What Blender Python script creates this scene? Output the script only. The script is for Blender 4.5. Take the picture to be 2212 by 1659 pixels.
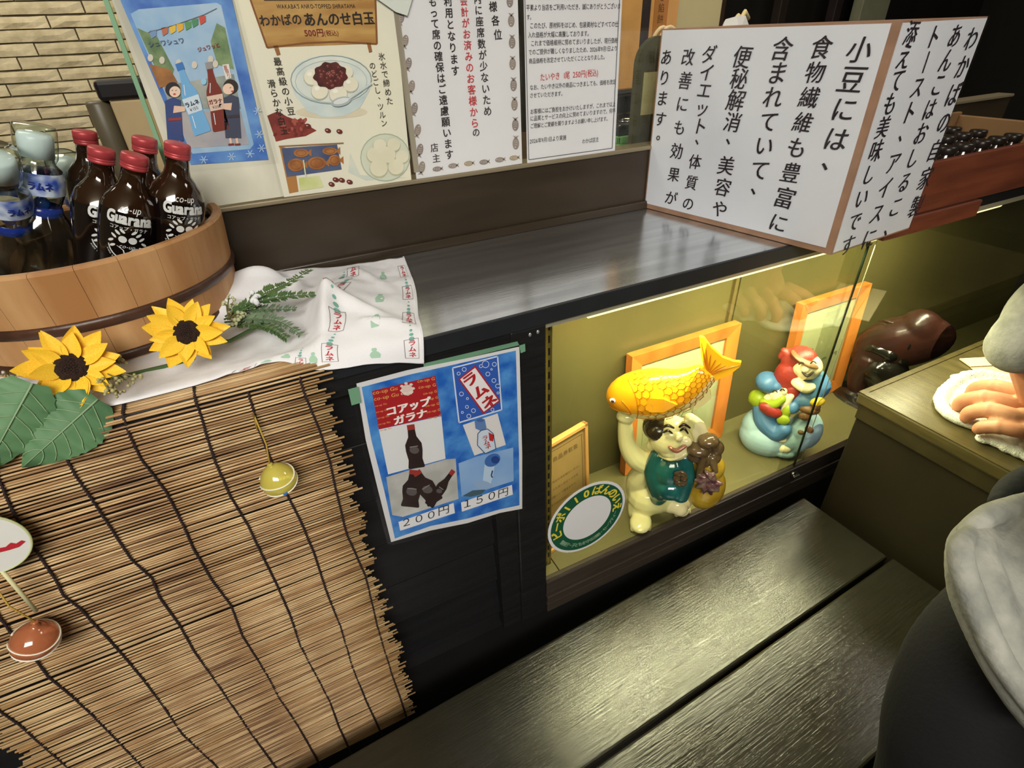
import bpy, bmesh, math, random
from mathutils import Vector, Matrix, noise
random.seed(7)
S = bpy.context.scene
COL = S.collection
for o in list(bpy.data.objects):
    bpy.data.objects.remove(o)

# ------------------------------------------------------------------ camera
RC = Matrix(((0.8953195, -0.44396497, -0.03602926),
             (-0.27208455, -0.48106503, -0.83339452),
             (0.35266556, 0.75595737, -0.55150291)))      # rows: camera right, down, forward in the world
CAM_Z, FPX, PW, PH = 1.33, 1158.95, 2212, 1659
cd = bpy.data.cameras.new('camera')
cam = bpy.data.objects.new('camera', cd)
COL.objects.link(cam)
m = Matrix((RC[0], -RC[1], -RC[2])).transposed().to_4x4()
m.translation = (0, 0, CAM_Z)
cam.matrix_world = m
cd.sensor_fit = 'HORIZONTAL'
cd.sensor_width = 36
cd.lens = FPX / PW * 36
cd.clip_start = 0.01
S.camera = cam

# ------------------------------------------------------------------ colour management, world, lamps
S.view_settings.view_transform = 'Standard'
S.view_settings.look = 'None'
S.view_settings.gamma = 1
S.view_settings.use_curve_mapping = False
S.view_settings.exposure = 0.12
wd = bpy.data.worlds.new('world')
S.world = wd
wd.use_nodes = True
wd.node_tree.nodes['Background'].inputs[0].default_value = (1.0, 0.92, 0.8, 1)
wd.node_tree.nodes['Background'].inputs[1].default_value = 0.02


def area(name, loc, target, sx, sy, power, color):
    ld = bpy.data.lights.new(name, 'AREA')
    ld.shape = 'RECTANGLE'
    ld.size, ld.size_y, ld.energy, ld.color = sx, sy, power, color
    o = bpy.data.objects.new(name, ld)
    COL.objects.link(o)
    o.location = loc
    o.rotation_euler = (Vector(target) - Vector(loc)).to_track_quat('-Z', 'Y').to_euler()
    return o


area('ceiling_lamp_light', (-0.55, -1.3, 2.45), (0.15, 0.75, 1.0), 1.5, 0.7, 72, (1.0, 0.96, 0.88))
area('table_fill_light', (2.3, 0.15, 2.5), (1.3, 0.35, 0.9), 0.5, 0.5, 7, (1.0, 0.95, 0.86))  # added fill to brighten the shaded sleeve, stands for no real lamp
area('shop_lamp_light', (-0.7, 1.75, 2.45), (-0.5, 2.3, 0.9), 1.0, 0.5, 17, (1.0, 0.93, 0.78))
area('shop_lamp_light', (1.2, 1.45, 2.45), (1.3, 1.7, 1.0), 0.5, 0.3, 7, (1.0, 0.9, 0.7))
area('case_lamp_light', (0.92, 0.588, 0.9735), (0.92, 0.565, 0.55), 1.04, 0.010, 13.0, (1.0, 0.94, 0.62))

# ------------------------------------------------------------------ helpers
def ray(u, v):
    return RC.transposed() @ Vector(((u - PW / 2) / FPX, (v - PH / 2) / FPX, 1))


def onY(u, v, y):
    d = ray(u, v) * (y / ray(u, v).y)
    return Vector((d.x, d.y, d.z + CAM_Z))


def onZ(u, v, z):
    d = ray(u, v)
    d = d * ((z - CAM_Z) / d.z)
    return Vector((d.x, d.y, d.z + CAM_Z))


def sr(r, g, b):
    def c(x):
        x /= 255
        return x / 12.92 if x <= 0.04045 else ((x + 0.055) / 1.055) ** 2.4
    return (c(r), c(g), c(b), 1)


MATS = {}


def mat(name, col, rough=0.5, metal=0.0, var=0.0, scale=20.0, bump=0.0, bscale=60.0, stretch=None, col2=None,
        trans=0.0, emit=0.0, coat=0.0, spec=0.5, ior=1.45, rand=0.0, detail=4.0, sub=0.0):
    """one procedural principled material: base colour varied by noise, fine noise relief"""
    if name in MATS:
        return MATS[name]
    M = bpy.data.materials.new(name)
    M.use_nodes = True
    nt = M.node_tree
    b = nt.nodes['Principled BSDF']
    L = nt.links
    c = sr(*col)
    b.inputs['Base Color'].default_value = c
    b.inputs['Roughness'].default_value = rough
    b.inputs['Metallic'].default_value = metal
    b.inputs['Specular IOR Level'].default_value = spec
    b.inputs['IOR'].default_value = ior
    b.inputs['Coat Weight'].default_value = coat
    b.inputs['Coat Roughness'].default_value = 0.08
    b.inputs['Transmission Weight'].default_value = trans
    if sub:
        b.inputs['Subsurface Weight'].default_value = sub
        b.inputs['Subsurface Radius'].default_value = (0.01, 0.005, 0.003)
    if emit:
        b.inputs['Emission Color'].default_value = c
        b.inputs['Emission Strength'].default_value = emit
    vec = None
    if var or bump:
        tc = nt.nodes.new('ShaderNodeTexCoord')
        mp = nt.nodes.new('ShaderNodeMapping')
        mp.inputs['Scale'].default_value = stretch or (1, 1, 1)
        L.new(tc.outputs['Object'], mp.inputs['Vector'])
        vec = mp.outputs['Vector']
    out = None
    if var:
        n = nt.nodes.new('ShaderNodeTexNoise')
        n.inputs['Scale'].default_value = scale
        n.inputs['Detail'].default_value = detail
        L.new(vec, n.inputs['Vector'])
        mx = nt.nodes.new('ShaderNodeMix')
        mx.data_type = 'RGBA'
        cr = nt.nodes.new('ShaderNodeMapRange')
        cr.inputs['From Min'].default_value = 0.35
        cr.inputs['From Max'].default_value = 0.65
        L.new(n.outputs['Fac'], cr.inputs['Value'])
        L.new(cr.outputs['Result'], mx.inputs['Factor'])
        c2 = sr(*col2) if col2 else tuple(x * (1 - var) for x in c[:3]) + (1,)
        mx.inputs['A'].default_value = c
        mx.inputs['B'].default_value = c2
        out = mx.outputs['Result']
    if rand:
        oi = nt.nodes.new('ShaderNodeObjectInfo')
        hs = nt.nodes.new('ShaderNodeHueSaturation')
        mr = nt.nodes.new('ShaderNodeMapRange')
        mr.inputs['To Min'].default_value = 1 - rand
        mr.inputs['To Max'].default_value = 1 + rand * 0.6
        L.new(oi.outputs['Random'], mr.inputs['Value'])
        L.new(mr.outputs['Result'], hs.inputs['Value'])
        if out:
            L.new(out, hs.inputs['Color'])
        else:
            hs.inputs['Color'].default_value = c
        out = hs.outputs['Color']
    if out:
        L.new(out, b.inputs['Base Color'])
    if bump:
        n2 = nt.nodes.new('ShaderNodeTexNoise')
        n2.inputs['Scale'].default_value = bscale
        n2.inputs['Detail'].default_value = 6
        L.new(vec, n2.inputs['Vector'])
        bp = nt.nodes.new('ShaderNodeBump')
        bp.inputs['Strength'].default_value = bump
        bp.inputs['Distance'].default_value = 0.004
        L.new(n2.outputs['Fac'], bp.inputs['Height'])
        L.new(bp.outputs['Normal'], b.inputs['Normal'])
    MATS[name] = M
    return M


def clear_mat(name, tint=(255, 255, 255), gloss_rough=0.03, through=1.0, refl=1.0):
    """thin clear sheet: see-through with a fresnel reflection"""
    if name in MATS:
        return MATS[name]
    M = bpy.data.materials.new(name)
    M.use_nodes = True
    nt = M.node_tree
    nt.nodes.remove(nt.nodes['Principled BSDF'])
    out = nt.nodes['Material Output']
    t = nt.nodes.new('ShaderNodeBsdfTransparent')
    t.inputs[0].default_value = tuple(x * through for x in sr(*tint)[:3]) + (1,)
    g = nt.nodes.new('ShaderNodeBsdfGlossy')
    g.inputs['Roughness'].default_value = gloss_rough
    lw = nt.nodes.new('ShaderNodeLayerWeight')
    lw.inputs['Blend'].default_value = 0.5
    pw = nt.nodes.new('ShaderNodeMath')
    pw.operation = 'POWER'
    pw.inputs[1].default_value = 4.0
    mu = nt.nodes.new('ShaderNodeMath')
    mu.operation = 'MULTIPLY_ADD'
    mu.use_clamp = True
    mu.inputs[1].default_value = 0.9 * refl
    mu.inputs[2].default_value = 0.035 * refl
    mx = nt.nodes.new('ShaderNodeMixShader')
    nt.links.new(lw.outputs['Facing'], pw.inputs[0])
    nt.links.new(pw.outputs[0], mu.inputs[0])
    nt.links.new(mu.outputs[0], mx.inputs[0])
    nt.links.new(t.outputs[0], mx.inputs[1])
    nt.links.new(g.outputs[0], mx.inputs[2])
    nt.links.new(mx.outputs[0], out.inputs['Surface'])
    MATS[name] = M
    return M


def thing(name, label, cat, loc=(0, 0, 0), group=None, rot=None):
    o = bpy.data.objects.new(name, None)
    COL.objects.link(o)
    o.empty_display_size = 0.03
    o.location = loc
    if rot is not None:
        o.rotation_euler = rot
    o['label'], o['category'] = label, cat
    if group:
        o['group'] = group
    return o


def tag(o, label, cat, group=None):
    o['label'], o['category'] = label, cat
    if group:
        o['group'] = group
    return o


class MB:
    """collects geometry for ONE mesh object"""
    def __init__(self):
        self.v, self.f, self.m, self.s = [], [], [], []

    def add(self, vs, fs, mi=0, smooth=False):
        k = len(self.v)
        self.v += [Vector(p) for p in vs]
        self.f += [tuple(i + k for i in f) for f in fs]
        self.m += [mi] * len(fs)
        self.s += [smooth] * len(fs)
        return self

    def box(self, a, b, mi=0, M=None):
        (x0, y0, z0), (x1, y1, z1) = a, b
        vs = [Vector(p) for p in ((x0, y0, z0), (x1, y0, z0), (x1, y1, z0), (x0, y1, z0),
                                  (x0, y0, z1), (x1, y0, z1), (x1, y1, z1), (x0, y1, z1))]
        if M:
            vs = [M @ p for p in vs]
        return self.add(vs, [(3, 2, 1, 0), (4, 5, 6, 7), (0, 1, 5, 4), (1, 2, 6, 5), (2, 3, 7, 6), (3, 0, 4, 7)], mi)

    def cbox(self, a, b, ch, mi=0, M=None):
        """box with chamfered edges"""
        bm = bmesh.new()
        bmesh.ops.create_cube(bm, size=1)
        for q in bm.verts:
            q.co = Vector([(a[i] + b[i]) / 2 + q.co[i] * (b[i] - a[i]) for i in range(3)])
        bmesh.ops.bevel(bm, geom=bm.edges[:], offset=ch, segments=2, affect='EDGES', profile=0.5)
        return self.bm(bm, mi, False, M)

    def bm(self, bm, mi=0, smooth=True, M=None):
        bm.verts.ensure_lookup_table()
        bm.verts.index_update()
        vs = [M @ q.co if M else q.co.copy() for q in bm.verts]
        fs = [[q.index for q in f.verts] for f in bm.faces]
        bm.free()
        return self.add(vs, fs, mi, smooth)

    def quad(self, p, mi=0):
        return self.add(p, [tuple(range(len(p)))], mi)

    def tube(self, path, rad, n=8, mi=0, caps=True, smooth=True):
        path = [Vector(p) for p in path]
        rs = rad if isinstance(rad, (list, tuple)) else [rad] * len(path)
        rings = []
        up = None
        for i, p in enumerate(path):
            t = (path[min(i + 1, len(path) - 1)] - path[max(i - 1, 0)])
            if t.length < 1e-9:
                t = Vector((0, 0, 1))
            t.normalize()
            if up is None:
                up = Vector((0, 0, 1)) if abs(t.z) < 0.9 else Vector((1, 0, 0))
            a = t.cross(up)
            if a.length < 1e-6:
                a = t.orthogonal()
            a.normalize()
            up = a.cross(t).normalized()
            rings.append([p + (a * math.cos(2 * math.pi * k / n) + up * math.sin(2 * math.pi * k / n)) * rs[i] for k in range(n)])
        vs = [q for r in rings for q in r]
        fs = []
        for i in range(len(path) - 1):
            for k in range(n):
                a, b = i * n + k, i * n + (k + 1) % n
                fs.append((a, a + n, b + n, b))
        if caps:
            fs.append(tuple(range(n)))
            fs.append(tuple(reversed(range((len(path) - 1) * n, len(path) * n))))
        return self.add(vs, fs, mi, smooth)

    def lathe(self, prof, n=24, mi=0, M=None, smooth=True, capb=False, capt=False, ell=1.0):
        vs, fs = [], []
        for r, z in prof:
            for k in range(n):
                t = 2 * math.pi * k / n
                q = Vector((r * math.cos(t), r * math.sin(t) * ell, z))
                vs.append(M @ q if M else q)
        for i in range(len(prof) - 1):
            for k in range(n):
                a, b = i * n + k, i * n + (k + 1) % n
                fs.append((a, b, b + n, a + n))
        if capb:
            fs.append(tuple(reversed(range(n))))
        if capt:
            fs.append(tuple(range((len(prof) - 1) * n, len(prof) * n)))
        return self.add(vs, fs, mi, smooth)

    def ball(self, c, r, mi=0, seg=12, rings=8, M=None):
        bm = bmesh.new()
        bmesh.ops.create_uvsphere(bm, u_segments=seg, v_segments=rings, radius=1)
        r = (r, r, r) if not isinstance(r, (tuple, list)) else r
        T = Matrix.Translation(Vector(c)) @ (M.to_4x4() if M else Matrix.Identity(4)) @ Matrix.Diagonal((r[0], r[1], r[2], 1))
        return self.bm(bm, mi, True, T)

    def build(self, name, mats, parent=None, smooth=None, kind=None, label=None):
        me = bpy.data.meshes.new(name)
        inv = None
        if parent is not None and parent.matrix_world != Matrix.Identity(4):
            bpy.context.view_layer.update()
        me.from_pydata([tuple(p) for p in self.v], [], self.f)
        for x in (mats if isinstance(mats, (list, tuple)) else [mats]):
            me.materials.append(x)
        me.polygons.foreach_set('material_index', self.m)
        me.polygons.foreach_set('use_smooth', [bool(x) for x in self.s] if smooth is None else [smooth] * len(self.f))
        me.update()
        o = bpy.data.objects.new(name, me)
        COL.objects.link(o)
        if parent is not None:
            o.parent = parent
        if kind:
            o['kind'] = kind
        if label:
            o['label'] = label
        return o


def link_mesh(name, me, parent=None, M=None):
    o = bpy.data.objects.new(name, me)
    COL.objects.link(o)
    if parent is not None:
        o.parent = parent
    if M is not None:
        o.matrix_local = M
    return o


def struct(o):
    o['kind'] = 'structure'
    return o


def remeshed(mb, voxel, smooth_it=3):
    """fuse overlapping closed shapes into one continuous skin, returns (verts, faces)"""
    me = bpy.data.meshes.new('tmp')
    me.from_pydata([tuple(p) for p in mb.v], [], mb.f)
    o = bpy.data.objects.new('tmp', me)
    COL.objects.link(o)
    md = o.modifiers.new('r', 'REMESH')
    md.mode = 'VOXEL'
    md.voxel_size = voxel
    if smooth_it:
        sm = o.modifiers.new('s', 'SMOOTH')
        sm.factor = 0.5
        sm.iterations = smooth_it
    dg = bpy.context.evaluated_depsgraph_get()
    r = bpy.data.meshes.new_from_object(o.evaluated_get(dg))
    vs = [q.co.copy() for q in r.vertices]
    fs = [tuple(p.vertices) for p in r.polygons]
    bpy.data.objects.remove(o)
    bpy.data.meshes.remove(me)
    bpy.data.meshes.remove(r)
    return vs, fs


def fused(name, mb, mats, parent, voxel, smooth_it=3, paint=None, label=None):
    vs, fs = remeshed(mb, voxel, smooth_it)
    b = MB()
    b.add(vs, fs, 0, True)
    if paint:
        b.m = [paint(sum((vs[i] for i in f), Vector()) / len(f)) for f in fs]
    return b.build(name, mats, parent, label=label)


# ------------------------------------------------------------------ lettering
_fc = bpy.data.curves.new('glyph', 'FONT')
_fc.resolution_u = 3
_fo = bpy.data.objects.new('glyph', _fc)
COL.objects.link(_fo)
GL = {}


def glyph(ch, bold=0.0):
    """outline of one character in ems"""
    if ch not in GL:
        _fc.body = ch
        dg = bpy.context.evaluated_depsgraph_get()
        me = bpy.data.meshes.new_from_object(_fo.evaluated_get(dg))
        GL[ch] = ([(q.co.x, q.co.y) for q in me.vertices], [tuple(p.vertices) for p in me.polygons])
        bpy.data.meshes.remove(me)
    return GL[ch]


def layers(ch, bold=0.0):
    """a bold character is its outline laid a few times side by side, each a hair above the last"""
    vs, fs = glyph(ch)
    if not vs:
        return []
    sh = ((0, 0),)
    if bold >= 0.004:
        sh = ((-bold, 0), (bold, 0)) if bold < 0.018 else ((-bold, -bold * .5), (bold, -bold * .5), (0, bold * .6))
    if bold > 0.034:
        sh = ((-bold, -bold * .7), (bold, -bold * .7), (-bold, bold * .7), (bold, bold * .7))
    return [(i, [(x + dx, y + dy) for x, y in vs], fs) for i, (dx, dy) in enumerate(sh)]


def adv(ch):
    if ch == ' ':
        return 0.3
    if ord(ch) > 0x2000:
        return 1.0
    vs = glyph(ch)[0]
    return (max(p[0] for p in vs) + 0.08) if vs else 0.3


class Flat:
    """a flat printed sheet lying in a plane: photo pixels are mapped onto the plane once, giving true sizes"""
    def __init__(self, o, ex, ez, hit):
        self.o, self.ex, self.ez, self.hit = Vector(o), Vector(ex).normalized(), Vector(ez).normalized(), hit
        self.n = self.ex.cross(self.ez).normalized()      # towards the viewer when ex right, ez up
        self.layer = 0.0003

    def P(self, u, v, lift=0.0):
        return self.hit(u, v) + self.n * (self.layer * lift)

    def poly(self, mb, pts, lift, mi):
        mb.add([self.P(u, v, lift) for u, v in pts], [tuple(range(len(pts)))], mi)

    def ell(self, mb, u, v, a, b, lift, mi, rot=0.0, n=20):
        c = math.radians(rot)
        pts = []
        for k in range(n):
            t = -2 * math.pi * k / n
            x, y = a * math.cos(t), b * math.sin(t)
            pts.append((u + x * math.cos(c) - y * math.sin(c), v + x * math.sin(c) + y * math.cos(c)))
        self.poly(mb, pts, lift, mi)

    def ring(self, mb, u, v, a, b, w, lift, mi, n=24, t0=0.0, t1=360.0):
        vs, fs = [], []
        for k in range(n + 1):
            t = math.radians(t0 + (t1 - t0) * k / n)
            for s in (0, 1):
                vs.append(self.P(u + (a - w * s) * math.cos(t), v + (b - w * s) * math.sin(t), lift))
        for k in range(n):
            fs.append((2 * k, 2 * k + 2, 2 * k + 3, 2 * k + 1))
        mb.add(vs, fs, mi)

    def line(self, mb, pts, w, lift, mi):
        for (u0, v0), (u1, v1) in zip(pts[:-1], pts[1:]):
            d = Vector((u1 - u0, v1 - v0))
            if d.length < 1e-6:
                continue
            k = Vector((-d.y, d.x)).normalized() * w / 2
            self.poly(mb, [(u0 - k.x, v0 - k.y), (u0 + k.x, v0 + k.y), (u1 + k.x, v1 + k.y), (u1 - k.x, v1 - k.y)], lift, mi)

    def mpp(self, u, v):
        """metres per pixel, along the plane's up"""
        a = self.hit(u, v)
        b = self.hit(u, v + 4)
        return (a - b).length / 4

    def char(self, mb, ch, u, v, size, lift, mi, rot=0.0, bold=0.0, sx=1.0, shear=0.0):
        """one character centred on a pixel, size in pixels"""
        base = glyph(ch)[0]
        if not base:
            return
        s = size * self.mpp(u, v)
        cr_, sn = math.cos(rot), math.sin(rot)
        cx = 0.5 if ord(ch) > 0x2000 else (max(p[0] for p in base) + min(p[0] for p in base)) / 2
        for i, vs, fs in layers(ch, bold):
            c = self.P(u, v, lift + 0.3 * i)
            out = []
            for x, y in vs:
                x, y = (x - cx) * sx, (y - 0.36)
                x += shear * y
                x, y = x * cr_ - y * sn, x * sn + y * cr_
                out.append(c + self.ex * (x * s) + self.ez * (y * s))
            mb.add(out, fs, mi)

    def vtext(self, mb, txt, p0, p1, size0, size1, lift, mi, bold=0.0, sx=1.0, shear=0.0, jit=0.0):
        """vertical writing: first and last character centres in pixels"""
        n = len(txt)
        rnd = random.Random(len(txt) * 31 + int(p0[0]))
        for i, ch in enumerate(txt):
            t = i / max(1, n - 1)
            u, v = p0[0] + (p1[0] - p0[0]) * t, p0[1] + (p1[1] - p0[1]) * t
            s = size0 + (size1 - size0) * t
            rot = rnd.uniform(-jit, jit)
            k = 1 + rnd.uniform(-jit, jit)
            if ch in '、。':
                u, v = u + s * 0.25, v - s * 0.35
            if ch == 'ー':
                self.char(mb, ch, u, v, s, lift, mi, rot - math.pi / 2, bold, sx, 0)
            else:
                self.char(mb, ch, u, v, s * k, lift, mi, rot, bold, sx, shear)

    def htext(self, mb, txt, p0, p1, lift, mi, bold=0.0, ysc=1.0):
        """a line of writing whose base line runs between two pixels; returns nothing"""
        A, B = self.P(p0[0], p0[1], lift), self.P(p1[0], p1[1], lift)
        tot = sum(adv(c) for c in txt)
        s = (B - A).length / tot
        ex = (B - A).normalized()
        ez = self.n.cross(ex)
        x0 = 0.0
        for ch in txt:
            for i, vs, fs in layers(ch, bold):
                L_ = self.n * (self.layer * 0.3 * i)
                mb.add([A + L_ + ex * ((x + x0) * s) + ez * (y * s * ysc) for x, y in vs], fs, mi)
            x0 += adv(ch)


def wall_flat(y):
    return Flat((0, y, 0), (1, 0, 0), (0, 0, 1), lambda u, v: onY(u, v, y))


# ------------------------------------------------------------------ common materials
black_wood = mat('black_stained_wood', (30, 30, 31), 0.42, var=0.35, scale=9, stretch=(1, 1, 8), bump=0.15, bscale=40)
white_paper = mat('white_paper', (226, 226, 228), 0.6, var=0.04, scale=8)
ink = mat('black_ink', (24, 20, 22), 0.6)
laminate = clear_mat('clear_laminate', gloss_rough=0.12, refl=0.9)
glass = clear_mat('clear_glass', (250, 252, 246), 0.01)
PT = 0.857     # plane of the splash back and shop window
# ================================================================== the setting
FLOOR = struct(MB().box((-2.2, -2.2, -0.05), (4.8, 3.2, 0.0)).build('floor', mat('dark_floor', (58, 54, 48), 0.6, var=0.3, scale=4, bump=0.1)))
CEIL = struct(MB().box((-2.2, -2.2, 2.6), (4.8, 3.2, 2.66)).build('ceiling', mat('cream_ceiling', (190, 178, 150), 0.8, var=0.05)))
plaster = mat('dim_plaster', (120, 108, 86), 0.8, var=0.15, scale=3, bump=0.05)
struct(MB().box((-2.26, -2.2, 0), (-2.2, 3.2, 2.6)).build('wall_left', plaster))
struct(MB().box((-2.2, -2.26, 0), (4.8, -2.2, 2.6)).build('wall_front', plaster))
dark_wall = mat('dark_brown_wall', (34, 31, 26), 0.6, var=0.25, scale=5, stretch=(1, 1, 0.2), bump=0.08)
struct(MB().box((4.8, -2.2, 0), (4.86, 3.2, 2.6)).build('wall_right', dark_wall))
WB = struct(MB().box((0.6, 2.55, 0), (4.8, 2.63, 2.6)).build('wall_back', dark_wall))
# brick wall: every brick is a part
BW = struct(MB().box((-2.2, 2.52, 0), (0.6, 2.63, 2.6)).build('wall_back_brick', mat('brick_mortar', (92, 82, 60), 0.9, var=0.2)))
bm_ = mat('split_face_brick', (204, 190, 156), 0.9, var=0.45, scale=26, col2=(180, 166, 132), bump=0.5, bscale=70, rand=0.08)
brick_meshes = []
for k in range(8):
    q = MB()
    L, Hh = 0.222, 0.0315
    nx, nz = 5, 2
    r2 = random.Random(k)
    vs, fs = [], []
    for i in range(nx + 1):
        for j in range(nz + 1):
            edge = i in (0, nx) or j in (0, nz)
            vs.append((i / nx * L, -0.006 + (0.0 if edge else -r2.uniform(0.001, 0.004)) + r2.uniform(-0.0015, 0.0015), j / nz * Hh + r2.uniform(-0.001, 0.001)))
    for i in range(nx):
        for j in range(nz):
            a = i * (nz + 1) + j
            fs.append((a, a + nz + 1, a + nz + 2, a + 1))
    k0 = len(vs)
    vs += [(0, 0.012, 0), (L, 0.012, 0), (L, 0.012, Hh), (0, 0.012, Hh)]
    fs += [(0, k0, k0 + 1, nx * (nz + 1)), (nz, nx * (nz + 1) + nz, k0 + 2, k0 + 3), (0, nz, k0 + 3, k0), (nx * (nz + 1), k0 + 1, k0 + 2, nx * (nz + 1) + nz)]
    q.add(vs, fs)
    me = bpy.data.meshes.new('brick')
    me.from_pydata([tuple(p) for p in q.v], [], q.f)
    me.materials.append(bm_)
    brick_meshes.append(me)
for row in range(24):
    z = 0.88 + row * 0.0362
    off = [0, 0.118, 0.05, 0.16][row % 4] + random.uniform(-0.02, 0.02)
    for c in range(12):
        o = link_mesh('brick', random.choice(brick_meshes), BW, Matrix.Translation((-2.28 + c * 0.2265 + off, 2.52, z)))
# ================================================================== counter
CT = 1.025           # counter top height
counter = thing('counter', 'black wooden counter with a dark satin top and shuttered front under the shop window', 'counter', (0.2, 0.7, 0))
counter.location = (0, 0, 0)
top_m = mat('satin_slate_top', (226, 230, 233), 0.20, metal=0.94, var=0.25, scale=3.0, stretch=(1, 14, 1), bump=0.03, bscale=30)
black_lam = mat('black_laminate', (36, 38, 42), 0.38, var=0.15, scale=30, bump=0.03)
MB().box((-0.9, 0.562, CT - 0.003), (1.9, PT, CT)).box((-0.9, PT, CT - 0.003), (-0.045, 1.02, CT)).build('top_surface', top_m, counter)
MB().cbox((-0.9, 0.558, CT - 0.0245), (1.02, 0.60, CT - 0.0005), 0.0012).build('front_edge', black_lam, counter, label='black front edge of the counter top')
MB().box((-0.9, 0.60, CT - 0.0245), (1.9, PT, CT - 0.003)).box((1.02, 0.566, CT - 0.0245), (1.9, 0.6, CT - 0.003)).build('top_core', black_wood, counter)
# splash back with batten
splash_m = mat('dark_brown_splash', (58, 48, 37), 0.30, var=0.3, scale=4, stretch=(1, 1, 6), bump=0.03, bscale=25)
MB().box((-0.045, PT, CT), (1.9, PT + 0.03, 1.133)).build('splash_back', splash_m, counter)
MB().cbox((-0.045, PT - 0.008, CT), (1.9, PT, CT + 0.015), 0.002).build('batten', splash_m, counter)
MB().cbox((-0.07, PT - 0.006, 1.133), (1.9, PT + 0.034, 1.140), 0.002).build('window_ledge', mat('ledge_metal', (138, 126, 102), 0.5, metal=0.3, bump=0.05), counter, label='pale metal ledge under the glass')
MB().box((-0.07, PT + 0.034, 1.095), (1.9, 1.30, 1.115)).build('inner_shelf', mat('inner_shelf_wood', (88, 62, 44), 0.5, var=0.3, scale=8, stretch=(1, 8, 1)), counter, label='brown shelf behind the glass')
# facade under the top: boards, each one a part
fb = mat('black_shutter_board', (27, 27, 29), 0.45, var=0.3, scale=12, stretch=(0.4, 1, 4), bump=0.12, bscale=30)
z = 0.978
for i in range(10):
    h = 0.098
    M = Matrix.Translation((0, 0.585, z - h)) @ Matrix.Rotation(math.radians(-5), 4, 'X')
    q = MB()
    q.cbox((-0.9, -0.004, 0.002), (0.262, 0.012, h - 0.001), 0.003, M=M)
    q.build('shutter_board', fb, counter)
    z -= h
MB().box((-0.9, 0.60, 0.0), (0.29, 0.62, 1.0)).build('back_panel', black_wood, counter)
MB().cbox((0.262, 0.561, 0.36), (0.3165, 0.61, 1.0005), 0.003).build('post', black_wood, counter)
MB().box((0.225, 0.566, 0.36), (0.262, 0.60, 1.0)).build('stile', black_wood, counter)
MB().box((-0.9, 0.562, 0.975), (0.262, 0.60, 1.0005)).build('head_rail', black_wood, counter)
MB().box((-0.9, 0.575, 0.0), (2.3, 0.60, 0.36)).build('kick_panel', mat('black_kick_panel', (16, 16, 16), 0.6, var=0.2), counter)

# ================================================================== lit display case
case = thing('display_case', 'lit olive glass display case built in under the right half of the counter', 'display case')
olive = mat('olive_painted_panel', (94, 87, 50), 0.40, var=0.3, scale=3.5, col2=(80, 75, 44), stretch=(1, 1, 0.25), bump=0.03, bscale=30)
olive_d = mat('olive_floor_board', (104, 98, 62), 0.34, var=0.2, scale=5, col2=(92, 86, 54), bump=0.03, bscale=30)
CB = 0.775     # back wall of the case
SILL = 0.446
MB().box((0.3165, CB, SILL - 0.01), (0.90, CB + 0.012, 1.0)).build('back_board', olive, case)
MB().box((0.926, CB, SILL - 0.01), (2.25, CB + 0.012, 1.0)).build('back_board', olive, case)
MB().box((0.90, CB + 0.004, SILL - 0.01), (0.926, CB + 0.014, 1.0)).cbox((0.908, CB - 0.003, SILL), (0.918, CB + 0.006, 1.0), 0.001).build('joint_strip', mat('olive_joint', (120, 108, 66), 0.35, metal=0.4), case)
MB().box((0.354, 0.575, SILL - 0.02), (2.25, CB, SILL)).build('floor_board', olive_d, case)
MB().box((0.3165, 0.575, SILL - 0.02), (0.352, CB, SILL - 0.0005)).build('floor_board', olive_d, case)
MB().box((0.300, 0.61, SILL), (0.3165, CB, 1.0)).build('side_board', olive, case)
MB().box((2.25, 0.58, SILL), (2.27, CB, 1.0)).build('side_board', dark_wall, case)
# slotted metal shelf standard beside the post
SX, SY = 0.3395, 0.600
q = MB().box((SX, SY, SILL), (SX + 0.006, SY + 0.004, 0.9955))
q2 = MB()
for i in range(26):
    z = SILL + 0.02 + i * 0.0208
    q2.box((SX + 0.0014, SY - 0.0006, z), (SX + 0.0046, SY - 0.0001, z + 0.012))
q3 = MB().box((SX - 0.0012, SY - 0.003, SILL), (SX - 0.0002, SY + 0.004, 0.9955)).box((SX + 0.0062, SY - 0.003, SILL), (SX + 0.0072, SY + 0.004, 0.9955))
std = q.build('shelf_standard', mat('brass_standard', (188, 168, 104), 0.3, metal=0.8), case)
q3.build('standard_flange', mat('brass_standard', (188, 168, 104)), std)
q2.build('standard_slots', ink, std)
# bottom rails (stepped sliding track)
rail = mat('brown_black_rail', (66, 58, 50), 0.30, var=0.25, scale=20, stretch=(0.3, 1, 4), bump=0.05)
MB().cbox((0.3165, 0.560, SILL - 0.036), (2.25, 0.576, SILL + 0.0015), 0.002).build('track_rail', rail, case)
MB().cbox((0.3165, 0.556, SILL - 0.058), (2.25, 0.576, SILL - 0.039), 0.002).build('track_rail', rail, case)
MB().cbox((0.3165, 0.557, SILL - 0.086), (2.25, 0.576, SILL - 0.060), 0.002).build('track_rail', rail, case)
MB().box((0.3165, 0.575, 0.995), (2.25, CB, 1.0005)).build('case_ceiling', mat('case_ceiling_paint', (190, 176, 110), 0.5), case)
MB().box((0.3165, 0.566, 0.9905), (2.25, 0.574, 1.0005)).build('top_track', mat('aluminium_track', (200, 196, 170), 0.35, metal=0.6), case)
tube = MB().tube([(0.40, 0.588, 0.9805), (1.44, 0.588, 0.9805)], 0.0055, 12).build('lamp_tube', mat('lamp_tube_glow', (255, 245, 190), 0.5, emit=1.2), case, label='slim glowing lamp under the counter front')
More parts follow.
